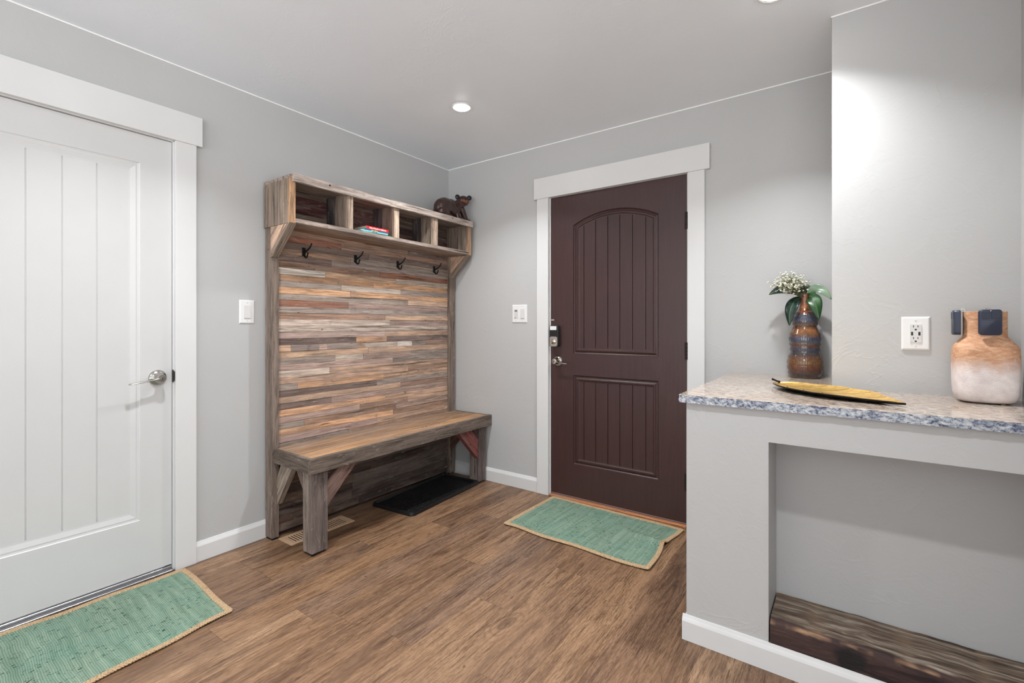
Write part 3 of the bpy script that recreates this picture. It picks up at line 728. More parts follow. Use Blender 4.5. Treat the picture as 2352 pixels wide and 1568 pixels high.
# ---------------------------------------------------------------- bear figurine
BO = Vector((0.222, -0.215, 1.9705))
bt = thing('bear_figurine', 'carved dark brown wooden bear on the right end of the bench shelf top', 'figurine', BO)
def bearmat():
    q = NT('carved_bear_wood'); q.setp(Roughness=0.28); q.b.inputs['Coat Weight'].default_value = 0.3
    o = q.obj(); a = q.noise(q.scale(o, (120, 120, 40)), 1.0, 4, 0.6, 0.8)
    q.color(q.ramp(a, [(0.3, srgb(28, 14, 11)), (0.7, srgb(68, 34, 24))])); q.bump(a, 0.6, 0.003); return q.m
M_BEAR = bearmat()
mb = MB()
def el(x, y, z, rx, ry, rz): mb.ball((BO.x + x, BO.y + y, BO.z + z), 1.0, 3, (rx, ry, rz))
el(0.0, -0.092, 0.066, 0.056, 0.068, 0.074); el(0.0, -0.060, 0.086, 0.056, 0.080, 0.066); el(0.0, -0.005, 0.088, 0.054, 0.070, 0.066); el(0.004, 0.02, 0.066, 0.046, 0.055, 0.05)
el(0.005, 0.045, 0.095, 0.045, 0.050, 0.055); el(0.015, 0.085, 0.130, 0.040, 0.042, 0.042)
el(0.032, 0.108, 0.157, 0.045, 0.047, 0.040)
el(0.030, -0.100, 0.035, 0.032, 0.055, 0.040); el(-0.030, -0.100, 0.035, 0.030, 0.050, 0.040); el(0.040, -0.065, 0.014, 0.022, 0.045, 0.0145)
for (xx, yy) in ((0.030, 0.025), (-0.018, 0.085)):
    for s in range(7): el(xx + 0.004 * s / 6, yy + 0.018 * s / 6, 0.085 - 0.011 * s, 0.025 - 0.001 * s, 0.026 - 0.001 * s, 0.020)
    el(xx + 0.012, yy + 0.034, 0.0125, 0.022, 0.032, 0.013)
for s in range(7): el(0.034, 0.090 + 0.006 * s, 0.090 - 0.0115 * s, 0.022, 0.024, 0.02)
el(0.044, 0.146, 0.0115, 0.020, 0.030, 0.012)
body = mb.build('body_temp', M_BEAR, None, fixn=False)
md = body.modifiers.new('r', 'REMESH'); md.mode = 'VOXEL'; md.voxel_size = 0.0032; md.use_smooth_shade = True
m2 = body.modifiers.new('s', 'SMOOTH'); m2.iterations = 6; m2.factor = 0.6
bpy.context.view_layer.update()
me = bpy.data.meshes.new_from_object(body.evaluated_get(bpy.context.evaluated_depsgraph_get()))
ob = bpy.data.objects.new('body', me); COL.objects.link(ob); ob.parent = bt; ob.location = -BO
bpy.data.objects.remove(body)
fd = Vector((0.80, -0.60, -0.08)).normalized(); sd = Vector((0.6, 0.8, 0)).normalized(); hc = BO + Vector((0.034, 0.108, 0.157))
M_EAR = plain('bear_ear_black', srgb(24, 22, 22), 0.3, bump=0.3)
for s in (-1, 1):
    p = hc + sd * 0.046 * s + Vector((0, 0, 0.028)) - fd * 0.004; Mr = Matrix((fd, sd, Vector((0, 0, 1)))).transposed()
    mb = MB(); mb.ball(p, 0.019, 3, (0.5, 1, 1), M=Mr); mb.ball(p + fd * 0.008, 0.012, 2, (0.3, 1, 1), M=Mr); part('ear', mb, M_EAR, bt, 60)
    mb = MB(); mb.ball(hc + fd * 0.042 + sd * 0.014 * s + Vector((0, 0, 0.012)), 0.0052, 2); part('eye', mb, M_BLACKPL, bt, 60)
mb = MB(); mb.ball(hc + fd * 0.043 + Vector((0, 0, -0.009)), 0.024, 3, (1.0, 0.95, 0.66), M=Matrix((fd, sd, Vector((0, 0, 1)))).transposed())
part('muzzle', mb, plain('bear_muzzle_tan', srgb(128, 66, 38), 0.3, var=0.2, bump=0.3), bt, 60)
mb = MB(); mb.ball(hc + fd * 0.066 + Vector((0, 0, -0.002)), 0.007, 2, (0.7, 1.1, 0.8)); part('nose', mb, M_BLACKPL, bt, 60)

# ---------------------------------------------------------------- books
def text_mesh(body, size, mat, Mw, parent, name='lettering', bold=0.0):
    cu = bpy.data.curves.new('t', 'FONT'); cu.body = body; cu.size = size; cu.extrude = 0.0002; cu.offset = bold; cu.align_x = 'CENTER'; cu.align_y = 'CENTER'
    o = bpy.data.objects.new('t', cu); COL.objects.link(o); bpy.context.view_layer.update()
    me = bpy.data.meshes.new_from_object(o.evaluated_get(bpy.context.evaluated_depsgraph_get())); bpy.data.objects.remove(o)
    me.transform(Mw); me.materials.clear(); me.materials.append(mat)
    q = bpy.data.objects.new(name, me); COL.objects.link(q); q.parent = parent; q.location = -Vector(root_of(parent)); return q
M_PAGE = plain('book_pages', srgb(226, 218, 196), 0.8, var=0.06, vs=200)
def book(label, z0, th, y0, y1, xf, dep, rot, cmat, texts):
    """spine faces +x; length along y"""
    L = y1 - y0; c = Vector((xf - dep / 2, (y0 + y1) / 2, z0))
    t = thing('book', label, 'book', c, 'books in the shelf cubby')
    Mw = Matrix.Translation(c) @ Matrix.Rotation(math.radians(rot), 4, 'Z')
    mb = MB(); hb = 0.0012
    mb.box((-dep / 2, -L / 2, 0), (dep / 2, L / 2, hb), M=Mw); mb.box((-dep / 2, -L / 2, th - hb), (dep / 2, L / 2, th), M=Mw); mb.box((dep / 2 - 0.0015, -L / 2, 0), (dep / 2 + 0.001, L / 2, th), bev=0.0005, M=Mw)
    part('cover', mb, cmat, t)
    mb = MB(); mb.box((-dep / 2 + 0.002, -L / 2 + 0.002, hb), (dep / 2 - 0.0015, L / 2 - 0.002, th - hb), M=Mw); part('pages', mb, M_PAGE, t)
    for (s, size, off, mat) in texts:
        # text plane: x->+y, y->+z, normal +x
        Tm = Matrix(((0, 0, 1, dep / 2 + 0.0011), (1, 0, 0, off), (0, 1, 0, th / 2), (0, 0, 0, 1)))
        text_mesh(s, size, mat, Mw @ Tm, t, bold=0.0003)
    return t
M_TW = plain('print_white', srgb(246, 240, 236), 0.6, var=0); M_TY = plain('print_yellow', srgb(228, 196, 70), 0.6, var=0); M_TB = plain('print_navy', srgb(26, 44, 70), 0.6, var=0)
zb_ = 1.7425
book('thin cream and green paperback at the bottom of the stack', zb_, 0.007, -1.035, -0.800, 0.262, 0.15, 3, plain('cover_green', srgb(120, 170, 110), 0.4), [])
book('light blue book second from the bottom of the stack', zb_ + 0.0072, 0.009, -1.045, -0.845, 0.268, 0.14, -2, plain('cover_lightblue', srgb(120, 190, 205), 0.4), [('Tahoe Trails', 0.007, 0.0, M_TB)])
book('teal book with yellow lettering under the red book', zb_ + 0.0165, 0.010, -1.020, -0.825, 0.258, 0.13, 2, plain('cover_teal', srgb(34, 84, 110), 0.35), [('Lake Tahoe', 0.0115, -0.02, M_TY)])
book('red book with white lettering on top of the stack', zb_ + 0.0268, 0.019, -1.000, -0.828, 0.255, 0.12, 1, plain('cover_red', srgb(205, 40, 48), 0.35), [('Birds of Northern California', 0.0112, 0.0, M_TW)])

# ---------------------------------------------------------------- boot tray, floor vent
Tm = Matrix.Translation((0.262, -0.476, 0)) @ Matrix.Rotation(math.radians(4.2), 4, 'Z')
mb = MB()
def rr3(w2, l2, r): return rrect(-w2, w2, -l2, l2, r, 6)
prof = [(0.0, 0.0), (0.0, 0.006), (-0.004, 0.022), (-0.012, 0.022), (-0.018, 0.010), (-0.024, 0.006)]; A, Bl = 0.180, 0.362
loops = []
for (i, z) in prof: loops.append([tuple(Tm @ Vector((x, y, z))) for x, y in rr3(A + i, Bl + i, max(0.006, 0.03 + i))])
k = len(loops[0]); V = [p for lp in loops for p in lp]
F = [(a * k + j, a * k + (j + 1) % k, (a + 1) * k + (j + 1) % k, (a + 1) * k + j) for a in range(len(loops) - 1) for j in range(k)]
F.append(tuple(range(k - 1, -1, -1))); F.append(tuple((len(loops) - 1) * k + j for j in range(k)))
mb.add(V, F)
for i in range(12):
    for j in range(26):
        x = -A + 0.04 + i * (2 * A - 0.08) / 11; y = -Bl + 0.04 + j * (2 * Bl - 0.08) / 25
        mb.box((x - 0.008, y - 0.008, 0.0059), (x + 0.008, y + 0.008, 0.0072), bev=0.0005, M=Tm)
o = mb.build('boot_tray', plain('black_rubber', srgb(17, 17, 18), 0.45, bump=0.2), None, 40); tag(o, 'black rubber boot tray on the floor under the wooden bench', 'boot tray')
vt = thing('floor_vent', 'tan metal floor register under the left end of the bench', 'floor vent', (0.158, -1.262, 0))
M_TAN = plain('vent_tan', srgb(182, 152, 122), 0.45, var=0.03)
mb = MB(); vx0, vx1, vy0, vy1 = 0.094, 0.228, -1.460, -1.063
for lo, hi in (((vx0, vy0, 0), (vx0 + 0.022, vy1, 0.005)), ((vx1 - 0.022, vy0, 0), (vx1, vy1, 0.005)), ((vx0 + 0.022, vy0, 0), (vx1 - 0.022, vy0 + 0.028, 0.005)), ((vx0 + 0.022, vy1 - 0.028, 0), (vx1 - 0.022, vy1, 0.005)), ((vx0 + 0.022, -1.275, 0), (vx1 - 0.022, -1.245, 0.005))):
    mb.box(lo, hi, bev=0.0008)
part('frame', mb, M_TAN, vt)
mb = MB(); mb.box((vx0 + 0.02, vy0 + 0.025, 0.0002), (vx1 - 0.02, vy1 - 0.025, 0.0010)); part('duct', mb, M_DARK, vt)
mb = MB()
for i in range(22):
    y = vy0 + 0.028 + (i + 0.5) * (vy1 - vy0 - 0.056) / 22
    if -1.28 < y < -1.24: continue
    mb.beam((vx0 + 0.022, y, 0.0028), (vx1 - 0.022, y, 0.0028), (0, 1, 0.5), 0.006, 0.0012, bev=0)
part('louvres', mb, M_TAN, vt)

# ---------------------------------------------------------------- rugs
def rugmat():
    q = NT('teal_woven_rug'); q.setp(Roughness=0.95); q.b.inputs['Specular IOR Level'].default_value = 0.1
    wc = q.n('ShaderNodeAttribute', attribute_name='wc').outputs['Vector']   # x = along the rug, y = across
    wv = q.n('ShaderNodeVectorMath', operation='ADD'); q.l(wc, wv.inputs[0])
    dn = q.n('ShaderNodeTexNoise'); dn.inputs['Scale'].default_value = 7.0; q.l(wc, dn.inputs['Vector']); q.l(q.scale(dn.outputs['Color'], (0.018, 0, 0)), wv.inputs[1])
    sx = q.n('ShaderNodeSeparateXYZ'); q.l(wv.outputs[0], sx.inputs[0])
    rib = q.math('ABSOLUTE', q.math('SINE', q.math('MULTIPLY', sx.outputs[0], PI / 0.0062)))
    tone = q.noise(q.scale(wv.outputs[0], (60, 3, 1)), 1.0, 3); big = q.noise(wc, 5, 3)
    c = q.ramp(tone, [(0.3, srgb(104, 126, 108)), (0.55, srgb(127, 147, 129)), (0.75, srgb(148, 165, 145))])
    c = q.mix(q.ramp(big, [(0.4, 0.0), (0.7, 0.45)]), c, srgb(108, 144, 128))
    c = q.mix(q.ramp(rib, [(0.0, 0.62), (0.35, 0.0)]), c, srgb(48, 76, 66))
    s1 = q.noise(q.scale(wc, (60, 150, 1)), 1.0, 2, 0.5, 0.3); s2 = q.noise(q.scale(wc, (9, 22, 1)), 1.0, 2, 0.6)
    sp = q.math('MULTIPLY', q.ramp(s1, [(0.585, 0.0), (0.63, 1.0)]), q.ramp(s2, [(0.45, 0.0), (0.56, 1.0)]))
    c = q.mix(q.math('MULTIPLY', sp, 0.88), c, srgb(22, 52, 44))
    q.color(c); q.bump(q.math('ADD', rib, q.math('MULTIPLY', q.noise(q.scale(wc, (400, 400, 1)), 1.0, 2), 0.6)), 0.6, 0.003); return q.m
M_RUG = rugmat()
def jutemat():
    q = NT('jute_braid'); q.setp(Roughness=0.9); o = q.obj(); a = q.noise(o, 260, 3); b_ = q.noise(o, 14, 3)
    c = q.ramp(a, [(0.3, srgb(134, 106, 76)), (0.7, srgb(196, 170, 134))]); q.color(q.mix(q.ramp(b_, [(0.6, 0.0), (0.75, 0.5)]), c, srgb(120, 78, 46))); q.bump(a, 0.6, 0.002); return q.m
M_JUTE = jutemat()
def rug(name, label, outline, NL, NS, hfun, loc):
    """outline(s,t): s along length 0..1, t across 0..1 -> (x,y)"""
    t = thing(name, label, 'rug', loc)
    (ax, ay), (bx, by) = outline(0, 0.5), outline(1, 0.5); Ln = math.hypot(bx - ax, by - ay); (cx, cy), (dx, dy) = outline(0.5, 0), outline(0.5, 1); Wn = math.hypot(dx - cx, dy - cy)
    mb = MB(); mg = 0.011
    off = Vector((R.random() * 10, R.random() * 10, 0)); rowsT = []; 
    V = []; F = []; WCs = []
    for lay in (0, 1):
        for i in range(NL + 1):
            for j in range(NS + 1):
                s = mg / Ln + (1 - 2 * mg / Ln) * i / NL; tt = mg / Wn + (1 - 2 * mg / Wn) * j / NS
                x, y = outline(s, tt); h = hfun(s, tt); V.append((x, y, (0.0065 + h) if lay == 0 else (0.0008 + h))); WCs.append((s * Ln, tt * Wn, 0))
    st = NS + 1; n1 = (NL + 1) * st
    for i in range(NL):
        for j in range(NS):
            a = i * st + j; F.append((a, a + st, a + st + 1, a + 1)); F.append((n1 + a, n1 + a + 1, n1 + a + st + 1, n1 + a + st))
    vs, _ = mb.add(V, F)
    for v, wv in zip(vs, WCs): v[mb.wc] = Vector(wv) + off
    part('woven_field', mb, M_RUG, t, 60)
    # braid of three strands round the edge
    N = 1400; per = 2 * (Ln + Wn); path = []
    for i in range(N):
        d = i / N * per
        if d < Ln: s, tt = d / Ln, 0
        elif d < Ln + Wn: s, tt = 1, (d - Ln) / Wn
        elif d < 2 * Ln + Wn: s, tt = 1 - (d - Ln - Wn) / Ln, 1
        else: s, tt = 0, 1 - (d - 2 * Ln - Wn) / Wn
        r = 0.010; s = min(max(s, 0.006 / Ln), 1 - 0.006 / Ln); tt = min(max(tt, 0.006 / Wn), 1 - 0.006 / Wn)
        x, y = outline(s, tt); path.append(Vector((x, y, 0.0062 + hfun(s, tt))))
    sm = []
    for i in range(N):
        a = Vector((0, 0, 0))
        for q in range(-6, 7): a += path[(i + q) % N]
        sm.append(a / 13)
    mb = MB(); waves = round(per / 0.030)
    for st3 in range(3):
        pts = []
        for i in range(N):
            a = 2 * PI * waves * i / N + st3 * 2 * PI / 3
            tg = (sm[(i + 2) % N] - sm[i - 2]).normalized(); side = Vector((tg.y, -tg.x, 0)); side = side.normalized() if side.length > 1e-6 else Vector((1, 0, 0))
            pts.append(sm[i] + side * (0.0080 * math.sin(a)) + Vector((0, 0, 0.0019 * math.sin(2 * a))))
        mb.tube(pts, 0.0052, 6, flat=0.8, closed=True)
    # frayed ends of jute
    for _ in range(70):
        i = R.randrange(N); p = sm[i]; tg = (sm[(i + 2) % N] - sm[i - 2]).normalized(); side = Vector((tg.y, -tg.x, 0)); a = R.uniform(-0.7, 0.7); L = R.uniform(0.006, 0.016)
        d = (side * math.cos(a) + tg * math.sin(a)) * R.choice((1, 1, -1))
        q0 = p + d * 0.006; q0.z = p.z + 0.001; mb.tube([q0, q0 + d * L * 0.6 + Vector((0, 0, 0.003)), q0 + d * L], 0.0007, 4)
    part('braided_border', mb, M_JUTE, t, 60)
    return t
def bil(P00, P10, P11, P01):
    return lambda s, t: ((1 - s) * (1 - t) * P00[0] + s * (1 - t) * P10[0] + s * t * P11[0] + (1 - s) * t * P01[0], (1 - s) * (1 - t) * P00[1] + s * (1 - t) * P10[1] + s * t * P11[1] + (1 - s) * t * P01[1])
b1 = bil((0.046, -1.900), (0.030, -2.800), (0.668, -2.800), (0.586, -1.914))
def o1(s, t):
    x, y = b1(s, t); return x + 0.004 * math.sin(s * 17 + t * 3), y + 0.006 * math.sin(t * 5 + 0.5) * (1 - s)
rug('rug', 'teal woven rug with braided jute edge in front of the white door', o1, 90, 50, lambda s, t: 0.0008 * (1 + math.sin(s * 23 + 6 * t)), (0.33, -2.35, 0))
b2 = bil((0.990, -0.580), (1.868, -0.612), (1.880, -0.052), (1.003, -0.034))
def bumpf(u, c, w_): return math.exp(-((u - c) / w_) ** 2)
def o2(s, t):
    x, y = b2(s, t)
    x -= 0.026 * bumpf(t, 0.58, 0.24) * max(0, (s - 0.72) / 0.28) ** 1.2
    y += 0.006 * math.sin(s * 14) * (1 - t); return x, y
def h2(s, t):
    d = (t - 0.56) + 0.35 * (s - 0.9)
    return 0.020 * math.exp(-(d / 0.055) ** 2) * min(1, max(0, (s - 0.62) / 0.3)) ** 1.2 + 0.0008 * (1 + math.sin(s * 19 + t * 5)) + 0.003 * bumpf(s, 1, 0.05) * bumpf(t, 0, 0.3)
rug('rug', 'teal wrinkled woven rug lying at the dark front door', o2, 110, 60, h2, (1.43, -0.32, 0))

# ---------------------------------------------------------------- granite ledge
def granite(name, edge):
    q = NT(name); g = q.n('ShaderNodeNewGeometry').outputs['Position']
    if not edge:
        q.setp(Roughness=0.09)
        a = q.noise(q.scale(g, (40, 95, 90)), 1.0, 6, 0.7, 0.5); b_ = q.noise(q.scale(g, (90, 170, 160)), 1.0, 4, 0.7, 0.3); c_ = q.noise(g, 7, 3)
        c = q.ramp(a, [(0.34, srgb(80, 74, 76)), (0.43, srgb(146, 132, 120)), (0.55, srgb(190, 178, 166)), (0.7, srgb(208, 199, 188))])
        c = q.mix(q.ramp(c_, [(0.4, 0.0), (0.7, 0.55)]), c, q.mix(1.0, c, srgb(240, 218, 202), 'MULTIPLY'))
        c = q.mix(q.ramp(b_, [(0.33, 0.85), (0.41, 0.0)]), c, srgb(78, 74, 84)); q.color(c)
    else:
        q.setp(Roughness=0.32)
        a = q.noise(q.scale(g, (75, 110, 120)), 1.0, 6, 0.72, 0.25); b_ = q.noise(q.scale(g, (120, 120, 170)), 1.0, 4, 0.7, 0.4); c_ = q.noise(g, 9, 3)
        c = q.ramp(a, [(0.35, srgb(48, 52, 78)), (0.42, srgb(112, 120, 138)), (0.50, srgb(176, 182, 190)), (0.66, srgb(214, 214, 211))])
        big = q.noise(q.scale(g, (18, 40, 40)), 1.0, 4, 0.6, 0.6); c = q.mix(q.ramp(big, [(0.52, 0.0), (0.66, 0.7)]), c, q.mix(1.0, c, srgb(120, 132, 170), 'MULTIPLY')); c = q.mix(q.ramp(b_, [(0.33, 0.9), (0.41, 0.0)]), c, srgb(34, 36, 54)); q.color(c)
        q.bump(q.math('ADD', a, b_), 0.6, 0.004)
    return q.m
mb = MB(); GX0, GX1, GY0, GY1, GT = 2.133, 3.135, -1.022, 0.0, LEDGE
N = 180; rg = random.Random(3)
def row(pts_fn, n): return [pts_fn(i / n) for i in range(n + 1)]
# outer path: left side from y=GY1 to GY0, then the front to GX1
path = [(GX0, GY1 + (GY0 - GY1) * i / 90, (-1, 0)) for i in range(90)] + [(GX0 + (GX1 - GX0) * i / 120, GY0, (0, -1)) for i in range(121)]
path[90] = (GX0, GY0, (-0.7, -0.7))
zs = [GT - 0.0015, GT - 0.006, GT - 0.012, GT - 0.018, GT - 0.024, GT - 0.0305]
rowsP = []
for zi, z in enumerate(zs):
    r_ = []
    for (x, y, n) in path:
        o_ = (0.0 if zi == 0 else rg.uniform(-0.0022, 0.0012)); r_.append((x + n[0] * o_, y + n[1] * o_, z + (rg.uniform(-0.0008, 0.0008) if 0 < zi else 0)))
    rowsP.append(r_)
mb.grid(rowsP, mi=1)
inset = [(x + 0.0015 * (1 if n[0] < -.1 else 0), y + 0.0015 * (1 if n[1] < -.1 else 0), GT) for (x, y, n) in path]
mb.grid([inset, rowsP[0]], mi=0)
mb.add(inset + [(GX1, GY1, GT)], [tuple(range(len(inset) + 1))], mi=0)
bt_ = rowsP[-1]; mb.add(bt_ + [(GX1, GY1, zs[-1])], [tuple(range(len(bt_) + 1))], mi=0)
bmesh.ops.remove_doubles(mb.bm, verts=mb.bm.verts, dist=0.00002)
o = mb.build('granite_ledge', [granite('granite_polished', False), granite('granite_edge', True)], None)
tag(o, 'speckled granite ledge top with rough blue-grey edge on the half wall', 'countertop')

# ---------------------------------------------------------------- timber beam in the niche
def beammat():
    q = NT('niche_timber'); q.setp(Roughness=0.7); q.b.inputs['Specular IOR Level'].default_value = 0.3
    g = q.n('ShaderNodeNewGeometry').outputs['Position']; nm = q.n('ShaderNodeSeparateXYZ'); q.l(g, nm.inputs[0])
    sg = q.noise(q.scale(g, (2.5, 26, 20)), 1.0, 5, 0.65, 1.8); sf = q.noise(q.scale(g, (12, 160, 160)), 1.0, 4, 0.6, 0.5)
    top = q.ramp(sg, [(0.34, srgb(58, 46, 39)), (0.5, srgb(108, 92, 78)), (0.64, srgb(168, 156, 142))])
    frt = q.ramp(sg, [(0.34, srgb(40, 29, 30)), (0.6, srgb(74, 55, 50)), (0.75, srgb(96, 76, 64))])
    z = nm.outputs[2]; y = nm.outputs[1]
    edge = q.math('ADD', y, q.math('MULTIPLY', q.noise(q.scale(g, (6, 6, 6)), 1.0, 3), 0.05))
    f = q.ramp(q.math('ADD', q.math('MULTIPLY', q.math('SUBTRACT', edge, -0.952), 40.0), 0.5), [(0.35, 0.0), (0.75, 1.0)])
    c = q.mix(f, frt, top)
    pv = q.n('ShaderNodeVectorMath', operation='SUBTRACT'); q.l(g, pv.inputs[0]); pv.inputs[1].default_value = (2.672, -0.992, 0.138)
    wv = q.n('ShaderNodeVectorMath', operation='ADD'); q.l(pv.outputs[0], wv.inputs[0]); dn = q.n('ShaderNodeTexNoise'); dn.inputs['Scale'].default_value = 28; q.l(g, dn.inputs['Vector'])
    q.l(q.scale(dn.outputs['Color'], (0.03, 0.03, 0.03)), wv.inputs[1]); ln = q.n('ShaderNodeVectorMath', operation='LENGTH'); q.l(q.scale(wv.outputs[0], (0.85, 1, 1)), ln.inputs[0])
    c = q.mix(q.ramp(ln.outputs['Value'], [(0.028, 0.95), (0.045, 0.0)]), c, srgb(28, 25, 25))
    # pale worn arris
    ar = q.math('MULTIPLY', q.ramp(q.math('ABSOLUTE', q.math('SUBTRACT', q.math('ADD', z, q.math('MULTIPLY', sg, 0.03)), 0.176)), [(0.0, 1.0), (0.008, 0.0)]), q.ramp(q.noise(q.scale(g, (9, 1, 1)), 1.0, 2), [(0.48, 0.0), (0.6, 1.0)]))
    c = q.mix(q.math('MULTIPLY', ar, 0.8), c, srgb(184, 146, 112))
    c = q.mix(1.0, c, q.ramp(sf, [(0.3, 0.7), (0.6, 1.08)]), 'MULTIPLY'); q.color(c)
    q.bump(q.math('ADD', sg, q.math('MULTIPLY', sf, 0.4)), 0.6, 0.005); return q.m
mb = MB(); bx0, bx1, by0, by1, bz0, bz1 = 2.433, 3.133, -0.998, -0.793, 0.079, 0.170; rb = random.Random(9)
prof = [(by1, bz0), (by0, bz0), (by0 + 0.001, bz0 + 0.03), (by0, bz0 + 0.06), (by0 + 0.003, bz1 - 0.014), (by0 + 0.010, bz1 - 0.004), (by0 + 0.022, bz1), (by0 + 0.06, bz1 + 0.001), (by0 + 0.11, bz1 - 0.001), (by0 + 0.16, bz1), (by1, bz1 - 0.002)]
Rws = []
for i in range(61):
    x = bx0 + (bx1 - bx0) * i / 60; w1 = 0.0035 * math.sin(i * 0.37) + 0.002 * math.sin(i * 0.9 + 1)
    kn = math.exp(-((x - 2.672) / 0.03) ** 2)
    Rws.append([(x, max(by0, y + (0.0 if j in (0, 1, len(prof) - 1) else abs(w1) * 0.6 + rb.uniform(0, 0.0012) + (0.006 * kn if j in (3, 4, 5) else 0))), z + (0 if j < 2 else w1 * 0.4 * (j > 3))) for j, (y, z) in enumerate(prof)])
mb.grid(Rws)
k = len(prof); mb.add(Rws[0], [tuple(range(k))]); mb.add(Rws[-1], [tuple(range(k))])
V0 = [Rws[0][0], Rws[-1][0], Rws[-1][-1], Rws[0][-1]]; mb.add(V0, [(0, 1, 2, 3)])
bmesh.ops.remove_doubles(mb.bm, verts=mb.bm.verts, dist=0.00005)
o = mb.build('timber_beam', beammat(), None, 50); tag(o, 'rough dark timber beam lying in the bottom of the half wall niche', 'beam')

# ---------------------------------------------------------------- ribbed vase with leaves and baby's breath
VC = Vector((2.476, -0.090, LEDGE)); pk = 1 / (5.6 * 464.0)
profv = [(1455, 158), (1448, 168), (1430, 172), (1400, 183), (1360, 191), (1320, 196), (1270, 198), (1230, 196), (1190, 186), (1160, 174), (1130, 163), (1105, 164), (1075, 167), (1050, 168), (1020, 172), (980, 177), (940, 179), (900, 170), (870, 158), (835, 143), (800, 133), (775, 136), (745, 143), (710, 145), (675, 140), (645, 128), (620, 114), (596, 84), (570, 70), (535, 61), (490, 56), (450, 53), (415, 50), (395, 51), (378, 54)]
def vr(z):
    y = 1455 - z / pk
    for (a, ra), (b_, rb_) in zip(profv, profv[1:]):
        if b_ <= y <= a: t = (a - y) / (a - b_); return (ra + (rb_ - ra) * (t * t * (3 - 2 * t) if False else t)) * pk
    return profv[-1][1] * pk
rowsv = [(1440, 1360), (1360, 1290), (1290, 1215), (1212, 1160), (1115, 1070), (1048, 1005), (985, 925), (915, 870), (795, 740), (738, 690), (682, 640)]
def vdisp(a, z, r):
    y = 1455 - z / pk
    for (a0, a1) in rowsv:
        if a1 < y < a0:
            v = (y - a1) / (a0 - a1); n = 26; u = (a / (2 * PI) * n) % 1.0
            e = 0.0
            if 0.15 < v < 0.9:
                dx = abs(u - 0.5); 
                if v < 0.62: e = max(0, 1 - abs(dx - 0.26) / 0.09)
                else: rr_ = math.hypot(u - 0.5, (v - 0.62) * 0.9); e = max(0, 1 - abs(rr_ - 0.26) / 0.11)
            return 0.0009 * e - (0.0004 if (v < 0.05 or v > 0.97) else 0)
    return 0.0
def vasemat():
    q = NT('glazed_stoneware'); q.setp(Roughness=0.12); q.b.inputs['Coat Weight'].default_value = 0.6; q.b.inputs['Coat Roughness'].default_value = 0.05
    o = q.obj(); sx = q.n('ShaderNodeSeparateXYZ'); q.l(o, sx.inputs[0]); z = q.math('DIVIDE', sx.outputs[2], 0.4148)
    nz = q.noise(o, 26, 4, 0.6); zz = q.math('ADD', z, q.math('MULTIPLY', q.math('SUBTRACT', nz, 0.5), 0.045))
    P = [(0.0, (92, 58, 34)), (0.04, (60, 56, 58)), (0.09, (96, 56, 38)), (0.13, (120, 60, 34)), (0.18, (128, 92, 44)), (0.23, (120, 72, 38)), (0.275, (56, 52, 56)), (0.31, (62, 60, 66)), (0.34, (52, 66, 96)), (0.38, (110, 66, 42)), (0.42, (86, 92, 98)), (0.46, (60, 72, 104)), (0.52, (130, 84, 46)), (0.56, (166, 108, 58)), (0.605, (96, 54, 34)), (0.63, (110, 90, 74)), (0.69, (62, 76, 110)), (0.75, (92, 92, 96)), (0.775, (140, 70, 44)), (0.83, (196, 128, 84)), (0.92, (146, 78, 50)), (1.0, (150, 88, 60))]
    c1 = q.ramp(zz, [(p, srgb(*c)) for p, c in P[:11]] ); c2 = q.ramp(zz, [(p, srgb(*c)) for p, c in P[10:]])
    c = q.mix(q.math('GREATER_THAN', zz, 0.42), c1, c2); c = q.mix(0.25, q.mix(1.0, c, q.ramp(q.noise(o, 70, 3), [(0.3, 0.5), (0.7, 1.05)]), 'MULTIPLY'), srgb(78, 66, 58)); q.color(c); return q.m
vt_ = thing('vase', 'tall bumpy brown and blue glazed vase on the granite ledge', 'vase', VC)
mb = MB(); H = (1455 - 378) * pk; nz_ = 230
prof = [(0.0, 0.0)] + [(vr(H * i / nz_), H * i / nz_) for i in range(nz_ + 1)] + [(profv[-1][1] * pk - 0.003, H + 0.001), (profv[-1][1] * pk - 0.006, H - 0.004), (profv[-1][1] * pk - 0.006, H - 0.06), (0.001, H - 0.06)]
mb.lathe(prof, (0, 0, 0), 312, None, rf=lambda a, z, r: vdisp(a, z, r) if r > 0.02 and z < H * 0.78 else 0, cap=False)
vo = mb.build('vase_body', vasemat(), None, 60); vo.parent = vt_
def leafmat(name, a, b_):
    q = NT(name); q.setp(Roughness=0.3); o = q.n('ShaderNodeAttribute', attribute_name='wc').outputs['Vector']; sx = q.n('ShaderNodeSeparateXYZ'); q.l(o, sx.inputs[0])
    c = q.ramp(q.noise(o, 18, 3), [(0.3, a), (0.7, b_)])
    mid = q.ramp(q.math('ABSOLUTE', sx.outputs[1]), [(0.0, 0.3), (0.0012, 0.0)]); q.color(q.mix(mid, c, srgb(120, 150, 100))); return q.m
LM1 = leafmat('leaf_dark', srgb(10, 30, 24), srgb(16, 48, 38)); LM2 = leafmat('leaf_green', srgb(14, 44, 20), srgb(40, 84, 38)); LM3 = leafmat('leaf_pale', srgb(88, 112, 92), srgb(126, 150, 122))
mouth = Vector((2.476, -0.090, 1.335))
lt = thing('leaf_spray', 'broad glossy green leaves fanning out of the glazed vase', 'leaves', mouth - Vector((0, 0, 0.03)))
